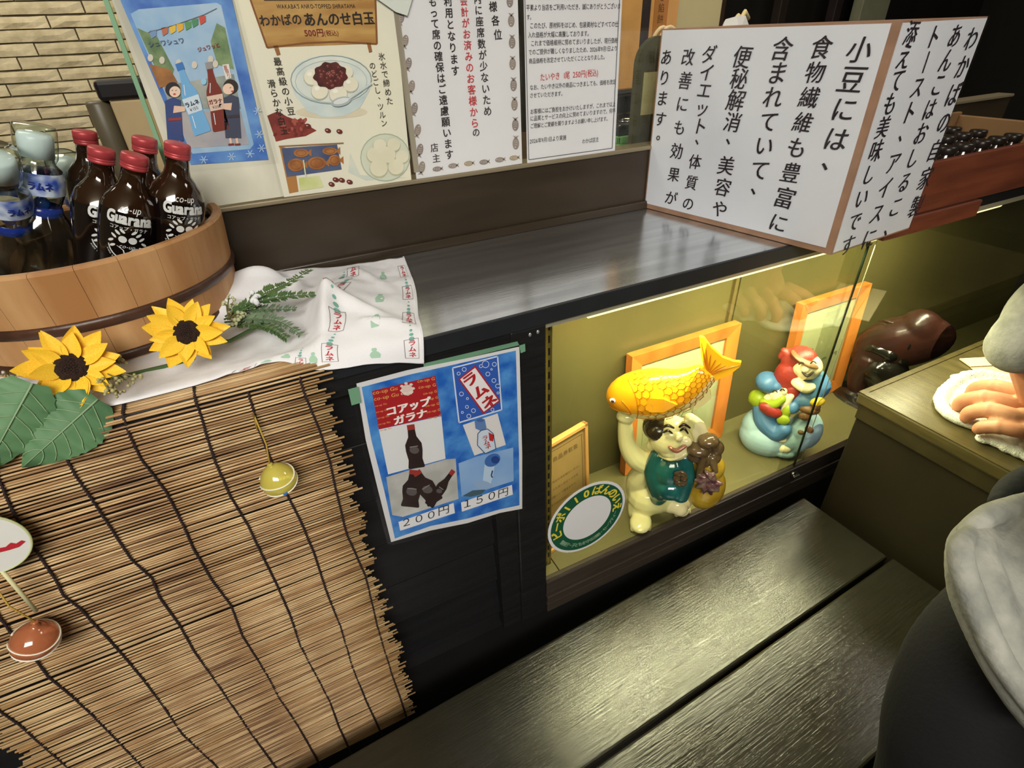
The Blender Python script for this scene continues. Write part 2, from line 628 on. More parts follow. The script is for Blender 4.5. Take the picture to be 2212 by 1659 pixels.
# two sliding panes overlapping in the middle
gx = 0.944
edge = mat('dark_glass_edge', (12, 20, 14), 0.2)
p1 = MB().box((0.318, 0.5665, SILL + 0.0015), (0.986, 0.5665 + 0.0005, 0.9895)).build('glass_pane', glass, case)
MB().box((0.9855, 0.5655, SILL + 0.0015), (0.9875, 0.5695, 0.9895)).build('pane_edge', edge, p1)
p2 = MB().box((0.94, 0.5745, SILL + 0.0015), (2.24, 0.5750, 0.9895)).build('glass_pane', glass, case)
MB().box((1.0205, 0.574, SILL + 0.0015), (1.021, 0.5755, 0.9895)).build('pane_edge', mat('pale_glass_edge', (120, 122, 92), 0.3), p2)
MB().tube([(0.40, 0.588, 0.986), (0.40, 0.588, 1.0)], 0.003, 8).tube([(1.44, 0.588, 0.986), (1.44, 0.588, 1.0)], 0.003, 8).build('lamp_holder', mat('aluminium_track', (200, 196, 170)), case)
# small chrome lock at the foot of the pane edge
lk = MB()
lk.cbox((0.972, 0.549, SILL - 0.022), (0.992, 0.560, SILL - 0.012), 0.0012)
lk.tube([(0.974, 0.561, SILL - 0.007), (0.974, 0.552, SILL - 0.007)], 0.005, 12)
lk.build('lock', mat('chrome', (215, 212, 205), 0.15, metal=1.0), case, label='small chrome lock on the sliding pane')
for i, (x, zz) in enumerate(((0.291, 0.990), (0.303, 0.991))):
    MB().ball((x, 0.5605, zz), (0.0024, 0.0012, 0.003), seg=8, rings=6).build('screw_head', mat('white_screw', (190, 190, 190), 0.3, metal=0.6), counter)

# ================================================================== bench (planks are parts)
def painted(name, c, c2, scale, bump):
    M = mat(name, c, 0.24, var=0.6, scale=scale, col2=c2, stretch=(2.2, 22, 22), bump=bump, bscale=9.0, spec=0.6)
    return M


bench_m = mat('worn_olive_black_paint', (42, 39, 29), 0.12, var=0.6, scale=7, col2=(36, 34, 25), stretch=(2.2, 20, 20), spec=0.85, ior=1.5)


def rough_paint(M, scale=(3.0, 75, 75), strength=1.0, dist=0.00042, chips=True):
    nt = M.node_tree
    L = nt.links
    b = nt.nodes['Principled BSDF']
    tc = nt.nodes.new('ShaderNodeTexCoord')
    mp = nt.nodes.new('ShaderNodeMapping')
    mp.inputs['Scale'].default_value = scale
    L.new(tc.outputs['Object'], mp.inputs['Vector'])
    n1 = nt.nodes.new('ShaderNodeTexNoise')
    n1.inputs['Scale'].default_value = 4.5
    n1.inputs['Detail'].default_value = 9
    n1.inputs['Roughness'].default_value = 0.65
    n1.inputs['Distortion'].default_value = 0.6
    L.new(mp.outputs[0], n1.inputs['Vector'])
    mp2 = nt.nodes.new('ShaderNodeMapping')
    mp2.inputs['Scale'].default_value = (60, 120, 60)
    L.new(tc.outputs['Object'], mp2.inputs['Vector'])
    n2 = nt.nodes.new('ShaderNodeTexNoise')
    n2.inputs['Scale'].default_value = 2.0
    n2.inputs['Detail'].default_value = 5
    L.new(mp2.outputs[0], n2.inputs['Vector'])
    ad = nt.nodes.new('ShaderNodeMath')
    ad.operation = 'MULTIPLY_ADD'
    L.new(n2.outputs[0], ad.inputs[0])
    ad.inputs[1].default_value = 0.45
    L.new(n1.outputs[0], ad.inputs[2])
    bp = nt.nodes.new('ShaderNodeBump')
    bp.inputs['Strength'].default_value = strength
    bp.inputs['Distance'].default_value = dist
    L.new(ad.outputs[0], bp.inputs['Height'])
    L.new(bp.outputs[0], b.inputs['Normal'])
    if chips:
        n3 = nt.nodes.new('ShaderNodeTexNoise')
        n3.inputs['Scale'].default_value = 5.0
        n3.inputs['Detail'].default_value = 8
        n3.inputs['Roughness'].default_value = 0.7
        mp3 = nt.nodes.new('ShaderNodeMapping')
        mp3.inputs['Scale'].default_value = (3.0, 12, 12)
        L.new(tc.outputs['Object'], mp3.inputs['Vector'])
        L.new(mp3.outputs[0], n3.inputs['Vector'])
        mr = nt.nodes.new('ShaderNodeMapRange')
        mr.inputs['From Min'].default_value = 0.69
        mr.inputs['From Max'].default_value = 0.72
        L.new(n3.outputs[0], mr.inputs['Value'])
        mx = nt.nodes.new('ShaderNodeMix')
        mx.data_type = 'RGBA'
        old = b.inputs['Base Color'].links[0].from_socket
        L.new(old, mx.inputs['A'])
        mx.inputs['B'].default_value = sr(104, 94, 70)
        L.new(mr.outputs[0], mx.inputs['Factor'])
        L.new(mx.outputs['Result'], b.inputs['Base Color'])


rough_paint(bench_m)
bench = thing('bench', 'long low bench of two wide worn olive-black painted planks before the display case', 'bench', (0.975, 0.515, 0.40))
bench.rotation_euler = (0, 0, math.radians(2.7))
MB().cbox((-2.0, -0.196, -0.035), (0.0, 0.0, 0.0), 0.004).build('plank', bench_m, bench)
MB().cbox((-2.0, -0.400, -0.035), (0.006, -0.2025, -0.0005), 0.004).build('plank', bench_m, bench)
for x in (-1.85, -0.95, -0.12):
    MB().cbox((x - 0.03, -0.38, -0.40), (x + 0.03, -0.32, -0.035), 0.003).build('leg', black_wood, bench)
    MB().cbox((x - 0.03, -0.09, -0.40), (x + 0.03, -0.03, -0.035), 0.003).build('leg', black_wood, bench)
    MB().box((x - 0.025, -0.32, -0.09), (x + 0.025, -0.09, -0.035)).build('cross_rail', black_wood, bench)

# ================================================================== table
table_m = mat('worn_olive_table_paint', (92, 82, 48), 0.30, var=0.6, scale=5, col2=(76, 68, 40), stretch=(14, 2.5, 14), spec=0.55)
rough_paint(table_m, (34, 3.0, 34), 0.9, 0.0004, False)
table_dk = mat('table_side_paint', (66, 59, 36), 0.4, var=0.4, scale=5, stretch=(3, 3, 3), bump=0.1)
table = thing('table', 'olive-brown painted wooden table with a solid side panel beyond the bench end', 'table', (0.995, 0.496, 0.70))
MB().cbox((0.0, -0.66, -0.026), (1.1, 0.0, 0.0), 0.004).build('tabletop', table_m, table)
MB().cbox((0.0005, -0.66, 0.0), (0.014, 0.0, 0.0015), 0.0007).cbox((0.0005, -0.012, 0.0), (1.1, -0.0005, 0.0018), 0.0007).build('edge_banding', table_m, table)
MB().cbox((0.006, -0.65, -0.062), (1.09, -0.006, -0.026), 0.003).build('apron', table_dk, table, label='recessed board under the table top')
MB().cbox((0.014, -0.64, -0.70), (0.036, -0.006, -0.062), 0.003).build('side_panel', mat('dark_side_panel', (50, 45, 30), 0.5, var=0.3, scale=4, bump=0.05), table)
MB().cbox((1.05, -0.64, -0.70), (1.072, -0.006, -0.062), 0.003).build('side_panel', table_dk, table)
# ================================================================== shop window: clear glass, white backing sheet
win = thing('window_1', 'x', 'window')
del win['label'], win['category']
struct(win)
MB().box((-0.078, PT, 1.140), (0.70, PT + 0.004, 2.0)).build('pane', glass, win)
MB().box((-0.0805, PT - 0.001, 1.140), (-0.0755, PT + 0.006, 2.0)).build('pane_edge', mat('green_glass_edge', (150, 196, 160), 0.25, trans=0.3), win)
frost = mat('frosted_white_sheet', (222, 220, 202), 0.5, var=0.25, scale=9, col2=(186, 184, 168), stretch=(1.2, 1, 0.6))
MB().box((-0.072, PT - 0.0022, 1.142), (0.055, PT - 0.0004, 2.0)).build('white_backing_sheet', frost, win)


class Art:
    """collects the flat print of one sheet: one mesh, one material per colour"""
    def __init__(self, fl):
        self.fl, self.mb, self.mats, self.idx = fl, MB(), [], {}

    def c(self, col):
        if isinstance(col, bpy.types.Material):
            key = col.name
        else:
            key = 'print_%d_%d_%d' % col
        if key not in self.idx:
            self.idx[key] = len(self.mats)
            self.mats.append(col if isinstance(col, bpy.types.Material) else mat(key, col, 0.55))
        return self.idx[key]

    def poly(self, pts, col, lift=1):
        self.fl.poly(self.mb, pts, lift, self.c(col))

    def ell(self, u, v, a, b, col, lift=1, rot=0, n=20):
        self.k = (getattr(self, 'k', 0) + 1) % 11        # overlapping dots lie a hair above one another
        self.fl.ell(self.mb, u, v, a, b, lift + 0.08 * self.k, self.c(col), rot, n)

    def ring(self, u, v, a, b, w, col, lift=1, **k):
        self.fl.ring(self.mb, u, v, a, b, w, lift, self.c(col), **k)

    def line(self, pts, w, col, lift=1):
        self.fl.line(self.mb, pts, w, lift, self.c(col))

    def vt(self, txt, p0, p1, s0, s1, col, lift=3, **k):
        self.fl.vtext(self.mb, txt, p0, p1, s0, s1, lift, self.c(col), **k)

    def ht(self, txt, p0, p1, col, lift=3, **k):
        self.fl.htext(self.mb, txt, p0, p1, lift, self.c(col), **k)

    def done(self, name, parent):
        return self.mb.build(name, self.mats, parent)


def sheet(parent, fl, pts, m, name='paper', lift=0, thick=0.0006):
    """a real sheet with thickness; its front lies on the flat"""
    mb = MB()
    n = len(pts)
    fr = [fl.P(u, v, lift) for u, v in pts]
    bk = [p - fl.n * thick for p in fr]
    fs = [tuple(range(n)), tuple(reversed(range(n, 2 * n)))]
    for i in range(n):
        j = (i + 1) % n
        fs.append((i, i + n, j + n, j))
    mb.add(fr + bk, fs)
    return mb.build(name, m, parent)


def mix2(name, a, b, scale=20, rough=0.5, **k):
    return mat(name, a, rough, var=0.5, scale=scale, col2=b, **k)


# ---- poster: two drink bottles (blue)
t = thing('poster', 'blue poster with a soda bottle and a cola bottle, leftmost sheet on the shop window', 'poster', group='sheets on the shop window')
fl = wall_flat(PT - 0.0032)
P1 = [(251, -20), (412, 356), (580, 345), (497, -20)]
sheet(t, fl, P1, mix2('blue_ice_print', (58, 104, 186), (110, 160, 216), 26, detail=6))
A = Art(fl)
A.poly([(300, 20), (282, 30), (409, 322), (416, 332), (540, 322), (548, 312), (478, 12), (468, 6)], mix2('sky_print', (178, 202, 222), (136, 178, 214), 24), 1)
A.poly([(296, 60), (362, 205), (376, 150), (340, 80)], mix2('tree_print', (92, 120, 80), (132, 156, 110), 70), 2)
A.poly([(455, 90), (468, 50), (486, 60), (505, 150), (470, 140)], mix2('tree_print', (92, 120, 80), (132, 156, 110), 70), 2)
A.poly([(322, 138), (345, 190), (384, 178), (368, 150)], mix2('stall_print', (178, 124, 66), (140, 92, 50), 50), 3)
A.poly([(372, 240), (410, 320), (538, 312), (520, 240)], mix2('ground_print', (186, 180, 178), (160, 160, 170), 30), 2)
A.poly([(352, 185), (368, 235), (520, 235), (505, 160)], mix2('crowd_print', (176, 178, 172), (120, 140, 130), 40), 2)
for i, (u, v, col) in enumerate(((372, 62, (226, 190, 70)), (388, 58, (226, 176, 60)), (405, 54, (90, 150, 90)), (420, 48, (80, 140, 100)), (436, 42, (200, 80, 66)), (355, 66, (186, 110, 80)), (330, 72, (120, 150, 190)))):
    A.poly([(u - 7, v - 6), (u - 3, v + 12), (u + 8, v + 5), (u + 8, v - 8)], col, 4)
A.line([(320, 70), (372, 56), (440, 32), (468, 18)], 1.5, (110, 110, 110), 4)
for u, v in ((325, 125), (350, 130), (386, 136), (420, 140), (455, 128), (465, 138)):
    A.ell(u, v, 6, 8, (214, 206, 190), 4)
A.ht('ジュワッと', (428, 112), (476, 100), (150, 60, 50), 5, bold=0.03)
A.ht('シュワシュワ', (322, 102), (400, 92), (70, 84, 120), 5, bold=0.01)


def flat_bottle(A, base, top, w, col, capc, labc, txt, price):
    b, tp = Vector(base), Vector(top)
    ax = tp - b
    L = ax.length
    ax.normalize()
    nx = Vector((-ax.y, ax.x))
    if nx.x < 0:
        nx = -nx
    prof = ((0, .9), (.02, 1), (.12, .98), (.3, .86), (.38, .98), (.5, 1), (.6, .86), (.7, .5), (.85, .34), (.92, .34))
    pt = lambda s, k: tuple(b + ax * (L * s) + nx * (w * k))
    A.poly([pt(s, -k) for s, k in prof] + [pt(s, k) for s, k in reversed(prof)], col, 5)
    A.poly([pt(.3, -.84), pt(.52, -.98), pt(.52, .98), pt(.3, .84)], labc, 6)
    A.poly([pt(.9, -.42), pt(1, -.42), pt(1, .42), pt(.9, .42)], capc, 6)
    A.ht(txt, pt(.40, -.85), pt(.40, .85), (40, 44, 70) if col[2] > 150 else (120, 40, 34), 7, bold=0.035)
    A.ht(price, pt(.33, -.5), pt(.33, .5), (110, 90, 90), 7)
    A.line([pt(.1, -.55), pt(.27, -.5)], 1.6, (230, 240, 248), 6)
    A.line([pt(.56, -.5), pt(.7, -.24)], 1.6, (235, 240, 248), 6)


flat_bottle(A, (438, 288), (386, 136), 19, (116, 176, 222), (60, 120, 190), (206, 224, 236), 'ラムネ', '¥150')
flat_bottle(A, (478, 282), (450, 134), 18, (122, 44, 32), (150, 150, 150), (222, 196, 178), 'ガラナ', '¥200')
A.ell(440, 176, 6, 7, (150, 206, 236), 7)
# two people in summer dress at the bottles' sides
for (u, v, s, hair, robe) in ((370, 196, 1, (36, 32, 44), (52, 72, 128)), (495, 190, -1, (46, 36, 32), (64, 70, 92))):
    A.poly([(u - 14, v + 22), (u - 8, v + 108), (u + 26, v + 108), (u + 20, v + 20), (u + 4, v + 14)], robe, 5)
    A.poly([(u + 6, v + 32), (u + 26 * s + 4, v + 34), (u + 26 * s + 4, v + 44), (u + 4, v + 48)], (230, 196, 172), 6)
    A.line([(u - 6, v + 62), (u + 22, v + 60)], 6, (150, 60, 56) if s > 0 else (60, 50, 60), 7)
    A.ell(u + 3, v - 3, 16, 16, hair, 6)
    A.ell(u + 5 * s + 3, v + 2, 12, 12, (238, 208, 186), 7)
    A.line([(u + 1, v), (u + 4, v - 2)], 1.2, (50, 40, 40), 8)
    A.line([(u + 9, v), (u + 12, v - 2)], 1.2, (50, 40, 40), 8)
    A.ell(u + 7, v + 7, 3, 2, (190, 80, 70), 8)
    for k in (2, 16):
        A.line([(u + k, v + 108), (u + k + 2, v + 120)], 5, (230, 196, 172), 5)
        A.line([(u + k - 4, v + 122), (u + k + 8, v + 121)], 4, (120, 50, 46), 6)
A.poly([(480, 140), (488, 172), (500, 168), (494, 138)], (232, 228, 220), 5)
A.vt('夏祭り', (487, 146), (494, 164), 10, 10, (170, 60, 50), 6)
for (u, v) in ((556, 240), (540, 332), (560, 290), (500, 338), (440, 345), (565, 320)):
    for k in range(3):
        a = k * math.pi / 3
        A.line([(u - 9 * math.cos(a), v - 9 * math.sin(a)), (u + 9 * math.cos(a), v + 9 * math.sin(a))], 1.4, (190, 216, 240), 3)
A.done('printed_picture', t)
sheet(t, fl, [(238, -20), (397, 372), (603, 352), (508, -20)], laminate, 'clear_sleeve', 10, 0.0002)

# ---- poster: sweet dumplings
t = thing('poster', 'cream poster of white dumplings with red bean paste in a glass bowl', 'poster', group='sheets on the shop window')
sheet(t, fl, [(501, -20), (614, 426), (889, 390), (850, -20)], mat('cream_print', (234, 230, 206), 0.55, var=0.07, scale=6, col2=(228, 226, 210)))
A = Art(fl)
wood = mix2('sign_wood_print', (198, 160, 92), (168, 122, 62), 14, stretch=(1, 1, 5))
A.poly([(534, -20), (577, 103), (812, 94), (810, -20)], wood, 1)
A.line([(534, -20), (577, 103), (660, 93), (730, 90), (814, 95), (810, -20)], 4, (130, 82, 40), 2)
A.poly([(590, 98), (598, 120), (606, 118), (600, 97)], (150, 100, 54), 2)
A.poly([(792, 92), (797, 114), (804, 112), (800, 92)], (150, 100, 54), 2)
A.ht("WAKABA'S ANKO-TOPPED SHIRATAMA", (598, 18.5), (768, 17.5), (66, 48, 34), 3, bold=0.008, ysc=1.25)
A.ht('わかばの', (562, 55), (654, 51), (34, 26, 24), 3, bold=0.022)
A.ht('あんのせ白玉', (657, 54), (810, 50), (34, 26, 24), 3, bold=0.03)
A.line([(570, -2), (780, -4)], 7, (60, 44, 34), 3)
A.ht('500円', (658, 78), (700, 77), (124, 40, 36), 3, bold=0.03)
A.ht('(税込)', (700, 77), (732, 76), (124, 40, 36), 3, bold=0.01)
# bowl
A.ell(716, 242, 78, 14, mix2('shade_print', (214, 204, 176), (224, 216, 192), 20), 1)
A.poly([(628, 176), (636, 205), (664, 240), (700, 254), (746, 250), (778, 232), (798, 196), (803, 168)], mix2('bowl_print', (186, 206, 210), (214, 224, 220), 40), 2)
A.ell(715, 172, 88, 53, mix2('bowl_in_print', (206, 218, 214), (226, 230, 220), 40), 3, rot=5)
A.ring(715, 172, 88, 53, 2.0, (136, 156, 160), 4)
A.ring(715, 176, 78, 46, 1.2, (168, 186, 188), 4)
for u, v, r in ((674, 166, 19), (748, 156, 15), (690, 196, 19), (730, 203, 20), (757, 182, 17)):
    A.ell(u, v + 1.5, r, r, (186, 186, 166), 5)
    A.ell(u, v, r - 1, r - 1.5, mix2('dumpling_print', (238, 234, 214), (230, 226, 204), 30), 6)
    A.ell(u - r * .3, v - r * .3, r * .3, r * .25, (246, 244, 232), 7)
anko = mix2('bean_paste_print', (98, 38, 34), (70, 26, 24), 90)
pts = []
for k in range(40):
    a = -2 * math.pi * k / 40
    r = 1 + 0.07 * math.sin(9 * a)
    pts.append((713 + 36 * r * math.cos(a), 163 + (28 if math.sin(a) > 0 else 29) * r * math.sin(a)))
A.poly(pts, anko, 8)
rr = random.Random(3)
for k in range(34):
    a, q = rr.uniform(0, 6.28), rr.uniform(0, .9)
    u, v = 713 + 32 * q * math.cos(a), 163 + 25 * q * math.sin(a)
    A.ell(u, v, 3.6, 2.4, (122, 54, 48), 9, rot=rr.uniform(0, 180), n=9)
    A.ell(u - 1, v - 1, 1, .7, (198, 150, 140), 10, n=6)
A.ell(736, 219, 22, 10, (176, 188, 190), 9, rot=-14)
A.ell(736, 218, 17, 6, (222, 228, 226), 10, rot=-14)
A.line([(752, 214), (802, 180)], 5, (176, 190, 192), 9)
A.line([(752, 213), (802, 179)], 1.6, (232, 236, 234), 10)
A.vt('最高級の小豆', (599, 133), (628, 240), 19, 19, (40, 34, 30), 4, bold=0.012)
A.vt('滑らかな白玉', (586, 181), (613, 282), 19, 19, (40, 34, 30), 4, bold=0.012)
A.vt('氷水で締めた', (824, 122), (841, 218), 17.5, 17.5, (50, 44, 38), 4, bold=0.004)
A.vt('のどごし、ツルン', (804, 142), (829, 266), 16.5, 16.5, (50, 44, 38), 4, bold=0.004)
# bean heap
pts = [(577, 250), (596, 306), (620, 300), (660, 294), (684, 282), (660, 268), (648, 262), (620, 252), (600, 240)]
A.poly(pts, mix2('bean_heap_print', (150, 62, 52), (116, 42, 38), 60), 1)
for k in range(26):
    A.ell(rr.uniform(592, 662), rr.uniform(256, 292), 5, 3.4, rr.choice([(140, 52, 44), (108, 38, 34), (166, 84, 70)]), 2, rot=rr.uniform(0, 180), n=9)
for u, v in ((708, 282), (733, 284), (725, 388), (738, 389), (716, 398), (755, 393), (665, 272)):
    A.ell(u, v, 7, 5, (104, 40, 34), 3, rot=20)
    A.ell(u - 2, v - 1, 2.2, 1.2, (214, 180, 170), 4)
# shop curtain with fish cakes
A.poly([(603, 315), (625, 418), (645, 414), (640, 380), (620, 320)], (176, 124, 66), 1)
A.poly([(608, 320), (620, 382), (738, 366), (728, 312)], mix2('indigo_print', (66, 82, 118), (90, 100, 130), 30), 2)
A.line([(602, 316), (742, 309)], 3, (150, 110, 70), 3)
for u, v, a, b in ((639, 356, 18, 14), (684, 352, 20, 14), (722, 346, 13, 12), (650, 330, 16, 9), (712, 326, 16, 8)):
    A.ell(u, v, a, b, mix2('fish_cake_print', (178, 118, 66), (146, 90, 48), 60), 4)
    A.poly([(u + a - 3, v), (u + a + 7, v + 8), (u + a + 6, v - 9)], (170, 110, 60), 4)
    A.ring(u, v, a * .7, b * .7, 1, (120, 72, 40), 5)
A.line([(655, 345), (660, 380)], 2.5, (220, 226, 180), 5)
A.poly([(645, 384), (648, 412), (700, 404), (690, 380)], mix2('leaf_print', (196, 206, 130), (218, 222, 170), 40), 2)
# bowl of dumplings, lower right
A.ell(832, 340, 52, 50, mix2('pale_green_print', (206, 212, 190), (218, 222, 204), 20), 1)
A.ring(832, 340, 54, 52, 2, (168, 184, 164), 2)
for u, v, r in ((808, 334, 17), (836, 334, 19), (820, 314, 15), (850, 312, 15), (818, 362, 20), (855, 360, 18), (868, 338, 15)):
    A.ell(u, v + 2, r, r, (190, 190, 160), 3)
    A.ell(u, v, r - 1, r - 1.5, mix2('dumpling2_print', (232, 228, 204), (222, 218, 192), 30), 4)
A.poly([(756, 330), (752, 372), (790, 390), (880, 384), (778, 378)], mix2('water_print', (196, 208, 200), (216, 220, 206), 20), 1)
A.done('printed_picture', t)
sheet(t, fl, [(494, -20), (609, 432), (894, 394), (855, -20)], laminate, 'clear_sleeve', 13, 0.0002)

# ---- notice with fish border
t = thing('notice', 'white notice with large vertical writing, one red line and a border of small grey fish', 'notice', group='sheets on the shop window')
sheet(t, fl, [(851, -20), (900, 389), (1128, 353), (1118, -20)], white_paper)
A = Art(fl)
A.vt('お客様各位', (1054, -46), (1075, 75), 24, 24, (52, 46, 46), bold=0.02)
A.vt('内に座席数が少ないため', (1031, -2), (1053, 240), 22.5, 22.5, (58, 52, 52), bold=0.02)
A.vt('会計がお済みのお客様から', (1001, 2), (1025, 266), 22, 22, (196, 66, 70), bold=0.02)
A.vt('の', (1028, 286), (1028, 287), 20, 20, (58, 52, 52), bold=0.02)
A.vt('ご利用となります', (964, -22), (983, 153), 23, 23, (44, 38, 38), bold=0.022)
A.vt('もって席の確保はご遠慮願います', (934, 4), (970, 334), 23, 22, (50, 44, 44), bold=0.022)
A.vt('店主', (938, 319), (942, 342), 20, 20, (62, 56, 54), bold=0.016)


def fish_mark(A, u, v, s, ang, col):
    c, sn = math.cos(ang), math.sin(ang)
    body = []
    for k in range(14):
        a = -2 * math.pi * k / 14
        body.append((math.cos(a) * s, math.sin(a) * s * 0.55))
    T = lambda p: (u + p[0] * c - p[1] * sn, v + p[0] * sn + p[1] * c)
    A.poly([T(p) for p in body], col, 2)
    tl = [(s * .7, 0), (s * 1.35, s * .5), (s * 1.15, 0), (s * 1.35, -s * .5)]
    A.poly([T(p) for p in tl[:3]], col, 2)
    A.poly([T(p) for p in (tl[0], tl[2], tl[3])], col, 2)
    A.ell(*T((-s * .6, -s * .1)), s * .1, s * .1, (230, 226, 220), 3, n=6)
    for q in (-.25, .1, .4):
        A.line([T((s * q, -s * .3)), T((s * (q + .12), 0)), T((s * q, s * .3))], 0.7, (206, 200, 194), 3)


fc = [(142, 130, 124), (150, 138, 128), (168, 152, 126)]
for k, (u, v) in enumerate(((866, 38), (875, 88), (882, 137), (889, 186), (895, 234), (902, 281), (907, 323), (911, 361))):
    fish_mark(A, u, v, 13, math.pi / 2 + 0.15, fc[k % 2])
for k, (u, v) in enumerate(((944, 365), (978, 358), (1012, 353), (1045, 350), (1079, 345), (1110, 341))):
    fish_mark(A, u, v, 10, -0.12, fc[k % 3])
for k, (u, v) in enumerate(((1101, 3), (1104, 45), (1106, 92), (1107, 138), (1109, 184), (1111, 226), (1113, 270), (1114, 310))):
    fish_mark(A, u, v, 13, -math.pi / 2, fc[k % 2])
A.done('printed_writing', t)
sheet(t, fl, [(844, -20), (893, 396), (1131, 356), (1121, -20)], laminate, 'clear_sleeve', 7, 0.0002)
MB().box((0.247, PT - 0.004, 1.15), (0.255, PT - 0.0005, 1.9)).build('tape_strip', mat('grey_tape', (158, 150, 132), 0.4, trans=0.0), win, label='grey strip between two sheets')
b_ = MB()
w0 = onY(800, -30, PT - 0.006)
b_.add([onY(790, -20, PT - 0.0075), onY(855, 26, PT - 0.0075), onY(880, 34, PT - 0.0075), onY(896, -20, PT - 0.0075)], [(0, 1, 2, 3)])
b_.add([onY(790, -20, PT - 0.0085), onY(855, 26, PT - 0.0085), onY(880, 34, PT - 0.0085), onY(896, -20, PT - 0.0085)], [(3, 2, 1, 0)])
tp_ = b_.build('tape', mat('pale_grey_tape', (206, 212, 204), 0.4), t, label='pale tape over the sheet corner')

# ---- notice with small horizontal writing
t = thing('notice', 'white notice with small horizontal writing inside a thin frame, rightmost on the shop window', 'notice', group='sheets on the shop window')
sheet(t, fl, [(1131, -20), (1139, 355), (1328, 330), (1345, -20)], white_paper)
A = Art(fl)
A.line([(1133, -20), (1142, 345)], 1.5, (90, 90, 96), 2)
A.line([(1142, 345), (1322, 320)], 1.5, (90, 90, 96), 2)
A.line([(1322, 320), (1339, -20)], 1.5, (90, 90, 96), 2)
A.line([(1133, -2), (1340, -8)], 1.5, (90, 90, 96), 2)
g = (60, 56, 60)
for txt, a, b in (('平素より当店をご利用いただき、誠にありがとうございま', (1136, 22), (1340, 18)),
                  ('す。', (1137, 42), (1152, 41.5)),
                  ('このたび、原材料をはじめ、包装資材などすべての仕', (1144, 61), (1335, 57)),
                  ('入れ価格が大幅に高騰しております。', (1140, 81), (1276, 77)),
                  ('これまで価格維持に努めてまいりましたが、現行価格', (1146, 99), (1334, 92)),
                  ('でのご提供が難しくなりましたため、2026年9月1日より', (1141, 118), (1333, 109)),
                  ('商品価格を改定させていただくこととなりました。', (1142, 137), (1310, 127)),
                  ('なお、たいやき以外の商品につきましても、価格を改定', (1144, 194), (1330, 181)),
                  ('させていただきます。', (1144, 211), (1219, 206)),
                  ('お客様にはご負担をおかけいたしますが、これまで以上', (1145, 246), (1329, 229)),
                  ('に品質とサービスの向上に努めてまいりますので、何卒', (1145, 261), (1329, 243)),
                  ('ご理解とご愛顧を賜りますようお願い申し上げます。', (1145, 277), (1316, 260)),
                  ('2026年9月1日より実施', (1144, 310), (1223, 301)),
                  ('わかば店主', (1257, 310), (1293, 305))):
    A.ht(txt, a, b, g, 2, bold=0.006, ysc=1.25)
A.ht('たいやき  1尾  250円(税込)', (1166, 174), (1292, 163), (196, 70, 66), 2, bold=0.012, ysc=1.25)
A.done('printed_writing', t)
sheet(t, fl, [(1129, -20), (1136, 360), (1332, 334), (1350, -20)], laminate, 'clear_sleeve', 5, 0.0002)

# ---- handwritten sign box on the counter
sb = thing('sign_box', 'large white cardboard-edged box sign with handwritten brush writing on two sides', 'sign', (0.775, 0.496, CT))
BL, BF, BR = Vector((0.7045, 0.8555, 0)), Vector((0.775, 0.496, 0)), Vector((0.985, 0.511, 0))
BB = BL + BR - BF
HB = 0.296
org = Vector((0.775, 0.496, 0))
cardb = mat('brown_cardboard', (168, 130, 104), 0.7, var=0.25, scale=30, bump=0.05)
q = MB()
vs = [p - org + Vector((0, 0, z)) for z in (0.001, HB) for p in (BL, BF, BR, BB)]
q.add(vs, [(0, 1, 5, 4), (1, 2, 6, 5), (2, 3, 7, 6), (3, 0, 4, 7), (4, 5, 6, 7), (3, 2, 1, 0)])
q.build('box', cardb, sb)


def face_flat(a, b, out):
    ex = (b - a).normalized()
    n = ex.cross(Vector((0, 0, 1))).normalized()      # outwards, to the viewer
    off = n * out
    p0 = Vector((a.x, a.y, CT)) + off

    def hit(u, v):
        d = ray(u, v)
        o = Vector((0, 0, CAM_Z))
        k = (p0 - o).dot(n) / d.dot(n)
        return o + d * k - Vector((org.x, org.y, CT))
    return Flat(p0, ex, (0, 0, 1), hit)


sign_paper = mat('sign_paper', (226, 229, 236), 0.45, var=0.05, scale=3, coat=0.35)
fa = face_flat(BL, BF, 0.0012)


def facepaper(a, b, l, r, bt, tp, out):
    ex = (b - a).normalized()
    n = ex.cross(Vector((0, 0, 1))).normalized()
    W = (b - a).length
    o = a - org + n * out
    p = [o + ex * l + Vector((0, 0, bt)), o + ex * (W - r) + Vector((0, 0, bt)), o + ex * (W - r) + Vector((0, 0, HB - tp)), o + ex * l + Vector((0, 0, HB - tp))]
    q = MB()
    q.add(p + [x - n * out * 0.9 for x in p], [(0, 1, 2, 3), (1, 0, 4, 5), (2, 1, 5, 6), (3, 2, 6, 7), (0, 3, 7, 4)])
    return q


facepaper(BL, BF, 0.003, 0.010, 0.010, 0.002, 0.0010).build('front_paper', sign_paper, sb)
facepaper(BF, BR, 0.004, 0.002, 0.004, 0.002, 0.0010).build('side_paper', sign_paper, sb)
inkm = mat('brush_ink', (46, 38, 46), 0.5, var=0.35, scale=60)
A = Art(fa)
J = dict(bold=0.012, jit=0.05, shear=0.12)
A.vt('小豆には、', (1858, 108), (1790, 366), 62, 54, inkm, **J)
A.vt('食物繊維も豊富に', (1775, 103), (1682, 482), 50, 46, inkm, **J)
A.vt('含まれていて、', (1690, 106), (1632, 420), 54, 46, inkm, **J)
A.vt('便秘解消、美容や', (1604, 124), (1555, 452), 50, 40, inkm, **J)
A.vt('ダイエット、', (1532, 118), (1508, 312), 42, 38, inkm, **J)
A.vt('体質の', (1502, 350), (1487, 440), 36, 32, inkm, **J)
A.vt('改善にも効果が', (1487, 124), (1450, 428), 40, 33, inkm, **J)
